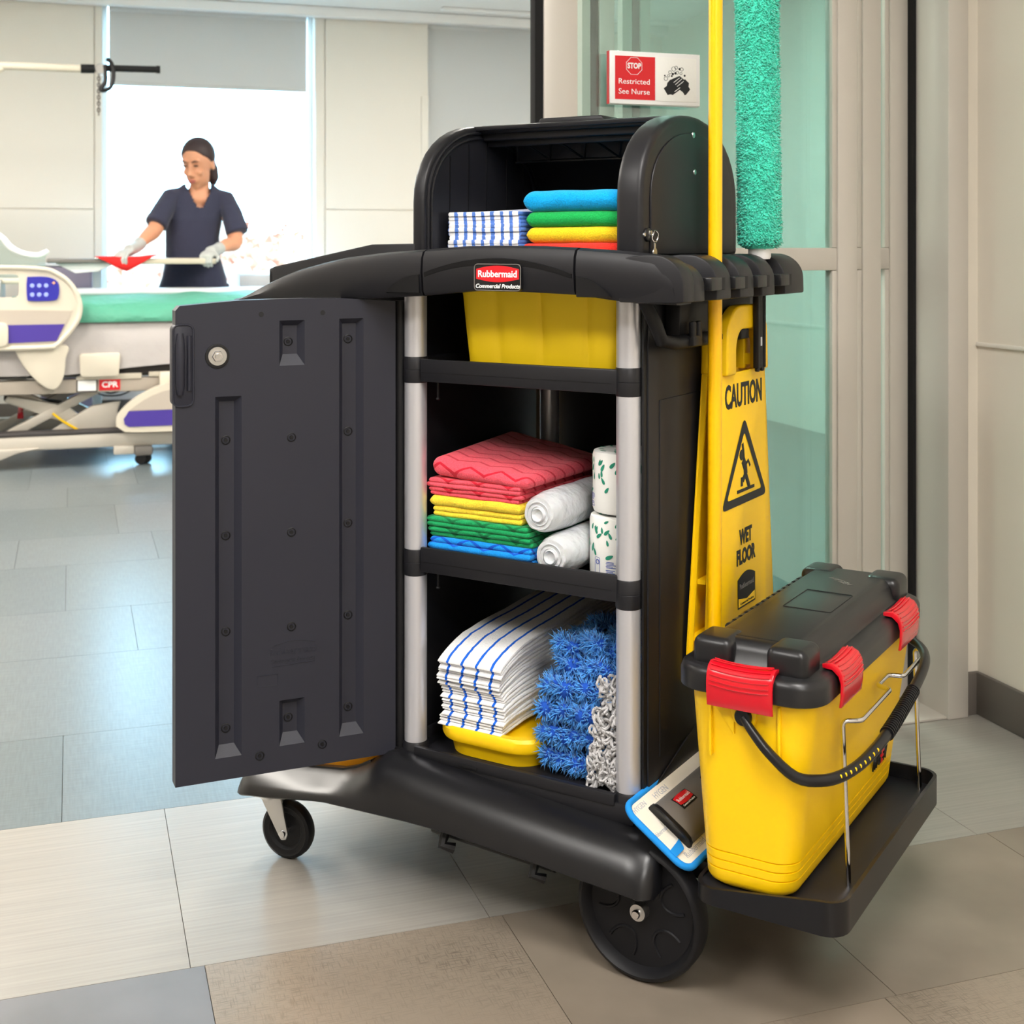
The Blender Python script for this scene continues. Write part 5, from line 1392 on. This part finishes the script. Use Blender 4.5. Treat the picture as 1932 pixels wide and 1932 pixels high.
part('hand_loop', B().tube(smooth_path([(.175, -.03, .055), (.20, -.03, .03), (.21, -.03, -.03), (.195, -.03, -.095), (.155, -.03, -.115), (.15, -.03, -.10), (.17, -.03, -.06), (.165, -.03, .02)]), .011, 8), 'black_deep', tz)

# overbed table being wiped
ot = empty('overbed_table', (0, 0, 0)); tag(ot, 'beige overbed table with grey edge between the bed and the woman', 'table')
part('tabletop', B().box(-.13, .285, 7.62, 7.98, 1.012, 1.034, .006), 'grey_plastic', ot)
part('tabletop', B().box(.285, .78, 7.62, 7.98, 1.004, 1.036, .008), 'table_laminate', ot)
part('edge_trim', B().box(.12, .44, 7.612, 7.63, 1.034, 1.040, .002), 'chrome', ot)
part('drawer', B().prism([(-.09, 1.012), (.24, 1.012), (.14, .965), (.02, .955)], 'y', 7.66, 7.92, .006), 'white_gloss', ot)
part('column', B().box(.115, .165, 7.93, 7.99, .04, 1.01, .006), 'white_gloss', ot)
part('foot', B().box(.05, .23, 7.88, 8.32, .0, .05, .01), 'pale_grey', ot)
pc = cart_mesh('cleaning_rag', B(), 'red_cloth', 0, 0, 0) if False else None
rag = B(); n_ = 14
vr = []
for i in range(n_ + 1):
    row = []
    for j in range(9):
        x = .125 + .33 * i / n_; s_ = j / 8
        y = 7.60 + .30 * (s_ - .22)
        z = 1.0445 + .005 * mn.noise(Vector((x * 20, s_ * 5, 0))) + .010 * max(0, (x - .36)) / .09
        if s_ < .22:
            drop = (.22 - s_) / .22 * max(0, .085 * (1 - abs(x - .285) / .16))
            z -= drop; y = 7.606 - .004 * (.22 - s_) + .0
        row.append(rag.bm.verts.new((x, y, z + .002)))
    vr.append(row)
for i in range(n_):
    for j in range(8): rag.bm.faces.new((vr[i][j], vr[i][j + 1], vr[i + 1][j + 1], vr[i + 1][j]))
ro = part('cleaning_rag', rag, 'red_cloth', None, 60)
sol = ro.modifiers.new('thickness', 'SOLIDIFY'); sol.thickness = .004; sol.offset = 1
tag(ro, 'red cleaning cloth under the gloved hand on the table', 'cloth')

# furniture by the window
cb = empty('bedside_cabinet', (.045, 8.62, 0)); tag(cb, 'mauve grey bedside cabinet against the window wall', 'cabinet')
part('body', B().box(-.22, .075, -.25, .25, .05, .985, .008), 'mauve_grey', cb)
part('top', B().box(-.24, .085, -.26, .26, .985, 1.0, .004), 'pale_grey', cb)
part('plinth', B().box(-.20, .06, -.22, .24, 0, .05), 'bed_dark', cb)
part('drawer_front', B().box(-.20, .06, -.262, -.25, .55, .75, .004), 'mauve_grey', cb)
part('drawer_front', B().box(-.20, .06, -.262, -.25, .77, .96, .004), 'mauve_grey', cb)
wbn = empty('window_bench', (1.35, 8.72, 0)); tag(wbn, 'pale grey cushioned bench below the bright window', 'bench')
part('seat_cushion', pillowy(-.34, .75, -.25, .22, .77, .93, .05, 7, .012), 'pale_grey', wbn)
part('bench_base', B().box(-.33, .74, -.24, .22, .0, .77, .01), 'pale_grey', wbn)
# clear hood panel left of the bed
hp_ = empty('clear_panel', (-.25, 7.25, 1.0)); tag(hp_, 'clear curved plastic panel with thick white rim above the bed', 'plastic panel')
crv = smooth_path([(-.45, 0, .23), (-.2, 0, .195), (-.10, 0, .155), (-.05, 0, .10), (.01, 0, .066), (.08, 0, .055), (.115, 0, .068), (.135, 0, .082)])
part('rim', B().tube(crv, [.016] * (len(crv) - 4) + [.014, .013, .012, .009], 10), 'white_gloss', hp_)
part('panel', B().loft([[(p.x, .0, p.z), (p.x, .004, p.z), (p.x, .004, -.07), (p.x, 0, -.07)] for p in crv[:-3]]), 'clear_plastic', hp_)
part('panel_base', B().box(-.45, .1, -.02, .03, -.09, -.06, .008), 'bed_cream', hp_)

# ------------------------------------------------------------------ the woman
WX, WY = .705, 8.12
pe = empty('person', (WX, WY, 0)); tag(pe, 'woman in dark navy scrubs and pale gloves wiping the overbed table', 'person')
def L_(x, y, z): return (x - WX, y - WY, z)
HS = 1.20
HC = Vector((.712 - WX, 8.025 - WY, 1.597))
FD = Vector((-.46, -.80, -.38)).normalized()          # where the face looks
SD = FD.cross(Vector((0, 0, 1))).normalized(); UPD = SD.cross(FD).normalized()
MH = Matrix(((SD.x, FD.x, UPD.x), (SD.y, FD.y, UPD.y), (SD.z, FD.z, UPD.z)))
def HD(s_, f_, u_): return HC + (SD * s_ + FD * f_ + UPD * u_) * HS
MH = MH * HS
body = B()
body.ell(HD(0, -.012, .022), (.074, .092, .090), 24, 16, MH)
body.ell(HD(0, .020, -.045), (.058, .066, .072), 20, 14, MH)
body.ell(HD(0, .050, -.092), (.026, .026, .022), 12, 10, MH)                 # chin
body.tube([HD(0, .082, .025), HD(0, .094, -.008), HD(0, .106, -.030)], [.011, .013, .017], 10)      # nose
body.ell(HD(0, .092, -.034), (.018, .012, .009), 12, 8, MH)
for s_ in (-1, 1):
    body.ell(HD(s_ * .032, .066, -.022), (.022, .016, .020), 12, 8, MH)      # cheeks
    body.ell(HD(s_ * .073, -.012, -.012), (.008, .018, .030), 12, 8, MH)     # ears
    body.ell(HD(s_ * .030, .079, .040), (.024, .010, .008), 12, 8, MH)       # brow
body.ell(HD(0, .084, -.062), (.022, .010, .011), 12, 8, MH)                  # mouth
body.tube([HD(0, -.02, -.05), L_(.728, 8.075, 1.475), L_(.725, 8.085, 1.41)], [.054, .056, .072], 16)
body.ell(L_(.722, 8.06, 1.385), (.105, .055, .045), 16, 12)
body.tube([L_(.715, 8.11, .80), L_(.715, 8.12, .95), L_(.71, 8.11, 1.10), L_(.712, 8.10, 1.25), L_(.715, 8.095, 1.38)], [.150, .150, .120, .135, .095], 20, flat=.75)
RS, RE, RW = L_(.560, 8.06, 1.400), L_(.462, 7.95, 1.205), L_(.348, 7.76, 1.100)
LS, LE, LW = L_(.880, 8.06, 1.390), L_(.925, 7.96, 1.135), L_(.790, 7.765, 1.082)
for a_, b_, c_ in ((RS, RE, RW), (LS, LE, LW)):
    body.tube(smooth_path([a_, Vector(a_).lerp(Vector(b_), .5), b_, Vector(b_).lerp(Vector(c_), .45), c_], 3), [.050, .050, .049, .049, .048, .047, .046, .046, .044, .039, .034, .031, .029], 14)
for s_ in (-1, 1):
    body.tube([L_(.715 + s_ * .085, 8.12, .86), L_(.715 + s_ * .085, 8.115, .50), L_(.715 + s_ * .085, 8.14, .09)], [.088, .060, .042], 14)
me = remesh(body, .007, 3)
bo = link('body', me, 'skin', pe)
# face details
for s_ in (-1, 1):
    part('eye', B().ell(HD(s_ * .030, .0855, .016), (.0135, .005, .0045), 12, 8, MH), 'eye_dark', bo)
    part('eyebrow', B().tube([HD(s_ * .014, .092, .036), HD(s_ * .030, .091, .042), HD(s_ * .046, .078, .036)], [.003, .004, .002], 8), 'hair', bo)
part('lips', B().ell(HD(0, .0925, -.0585), (.020, .005, .005), 12, 8, MH).ell(HD(0, .0915, -.067), (.016, .005, .005), 12, 8, MH), 'lips', bo)
# hair: cap drawn back into a short tail
hb_ = B()
V0 = []
hb_.ell(HD(0, -.022, .036), (.083, .094, .092), 24, 16, MH)
hb_.ell(HD(0, -.072, -.02), (.060, .050, .070), 16, 12, MH)
hb_.tube([HD(-.018, -.078, -.01), HD(-.032, -.076, -.05), HD(-.038, -.066, -.10), HD(-.034, -.060, -.135)], [.036, .040, .036, .016], 12)
for v in hb_.bm.verts:            # hairline: pull the cap off the face
    q = v.co - HC; f_, u_, s_ = q.dot(FD), q.dot(UPD), q.dot(SD)
    lim = lerp([(-.2, -.02), (-.03, -.012), (.03, .012), (.065, .050), (.12, .075)], u_)
    if f_ > lim: v.co -= FD * (f_ - lim) * .95
link('hair', remesh(hb_, .006, 2), 'hair', pe)
# scrub top and trousers
def tors(z, cx, cy, rx, ry, sk=0): return [(cx - WX + rx * math.copysign(abs(math.cos(w_)) ** .85, math.cos(w_)), cy - WY + ry * math.copysign(abs(math.sin(w_)) ** .85, math.sin(w_)), z + sk * math.cos(w_)) for w_ in [2 * PI * k / 32 for k in range(32)]]
top = B().loft([tors(.70, .685, 8.10, .226, .150), tors(.80, .688, 8.105, .214, .148), tors(.92, .700, 8.11, .184, .140), tors(1.04, .692, 8.11, .156, .128), tors(1.16, .688, 8.10, .153, .130), tors(1.26, .696, 8.095, .162, .128), tors(1.34, .708, 8.095, .172, .110), tors(1.40, .716, 8.09, .165, .088), tors(1.44, .720, 8.088, .128, .074), tors(1.475, .722, 8.088, .086, .066)])
top.tube([L_(.620, 8.085, 1.405), L_(.560, 8.055, 1.392), L_(.512, 8.00, 1.315), L_(.468, 7.955, 1.232)], [.050, .056, .058, .064], 18)
top.tube([L_(.82, 8.085, 1.400), L_(.876, 8.06, 1.385), L_(.910, 8.01, 1.30), L_(.938, 7.965, 1.185)], [.050, .056, .058, .065], 18)
tm = remesh(top, .008, 2)
# open the V neck: drop the faces in front of the collarbone
bm2 = bmesh.new(); bm2.from_mesh(tm)
kill = []
for f in bm2.faces:
    c = f.calc_center_median(); x, y, z = c.x + WX, c.y + WY, c.z
    wv = lerp([(1.328, 0), (1.338, .018), (1.44, .068), (1.5, .078)], z)
    if z > 1.318 and abs(x - .722 + (.0)) < wv and y < 8.10: kill.append(f)
    elif z > 1.452 and abs(x - .722) < .074: kill.append(f)
    else:
        # open sleeve ends
        pass
bmesh.ops.delete(bm2, geom=kill, context='FACES'); bm2.to_mesh(tm); bm2.free()
so = link('scrub_top', tm, 'scrubs', pe)
sol = so.modifiers.new('thickness', 'SOLIDIFY'); sol.thickness = .004; sol.offset = 1
tz_ = B()
for s_ in (-1, 1):
    tz_.tube([L_(.715 + s_ * .07, 8.12, .88), L_(.715 + s_ * .085, 8.12, .5), L_(.715 + s_ * .088, 8.14, .06)], [.125, .095, .082], 18)
link('trousers', remesh(tz_, .012, 2), 'scrubs', pe)
for s_ in (-1, 1):
    part('shoe', B().tube([L_(.715 + s_ * .088, 8.17, .045), L_(.715 + s_ * .088, 8.08, .045), L_(.715 + s_ * .09, 7.96, .034)], [.040, .045, .034], 14).box(.715 + s_ * .088 - .04 - WX, .715 + s_ * .088 + .04 - WX, 7.94 - WY, 8.21 - WY, 0, .02, .006), 'white_gloss', pe)
# gloved hands
def glove(wrist, elbow, palm_c, dirf, nrm, curl, thumb_side, nm='glove'):
    b_ = B(); dirf = Vector(dirf).normalized(); nrm = Vector(nrm).normalized(); sd = dirf.cross(nrm).normalized() * thumb_side
    W = Vector(wrist); E = Vector(elbow); P = Vector(palm_c)
    b_.tube([W + (E - W).normalized() * .055, W, P - dirf * .030], [.037, .033, .034], 14)
    Mx = Matrix(((sd.x, dirf.x, nrm.x), (sd.y, dirf.y, nrm.y), (sd.z, dirf.z, nrm.z)))
    b_.ell(P, (.043, .050, .018), 16, 12, Mx)
    for k, (off, ln) in enumerate(((.030, .072), (.010, .080), (-.010, .075), (-.029, .060))):
        p0 = P + sd * off + dirf * .036; a1 = curl[0]; a2 = curl[1]
        d1 = (dirf * math.cos(a1) - nrm * math.sin(a1)); d2 = (dirf * math.cos(a1 + a2) - nrm * math.sin(a1 + a2))
        p1 = p0 + d1 * ln * .48; p2 = p1 + d2 * ln * .45
        b_.tube([p0 - dirf * .02, p0, p1, p2], [.0105, .0105, .0098, .0085], 10)
        b_.ell(p2, (.0085,) * 3, 8, 6)
    t0 = P + sd * .034 - dirf * .018; t1 = t0 + sd * .026 + dirf * .022 - nrm * .012; t2 = t1 + sd * .004 + dirf * .030 - nrm * .012
    b_.tube([P, t0, t1, t2], [.014, .0135, .0115, .009], 10); b_.ell(t2, (.009,) * 3, 8, 6)
    return link(nm, remesh(b_, .0038, 2), 'glove', pe)
glove(RW, RE, L_(.288, 7.662, 1.070), (-.52, -.76, -.32), (-.25, -.30, 1), (R(34), R(44)), 1)
glove(LW, LE, L_(.738, 7.660, 1.060), (-.40, -.80, -.30), (-.10, -.40, .9), (R(58), R(62)), -1)
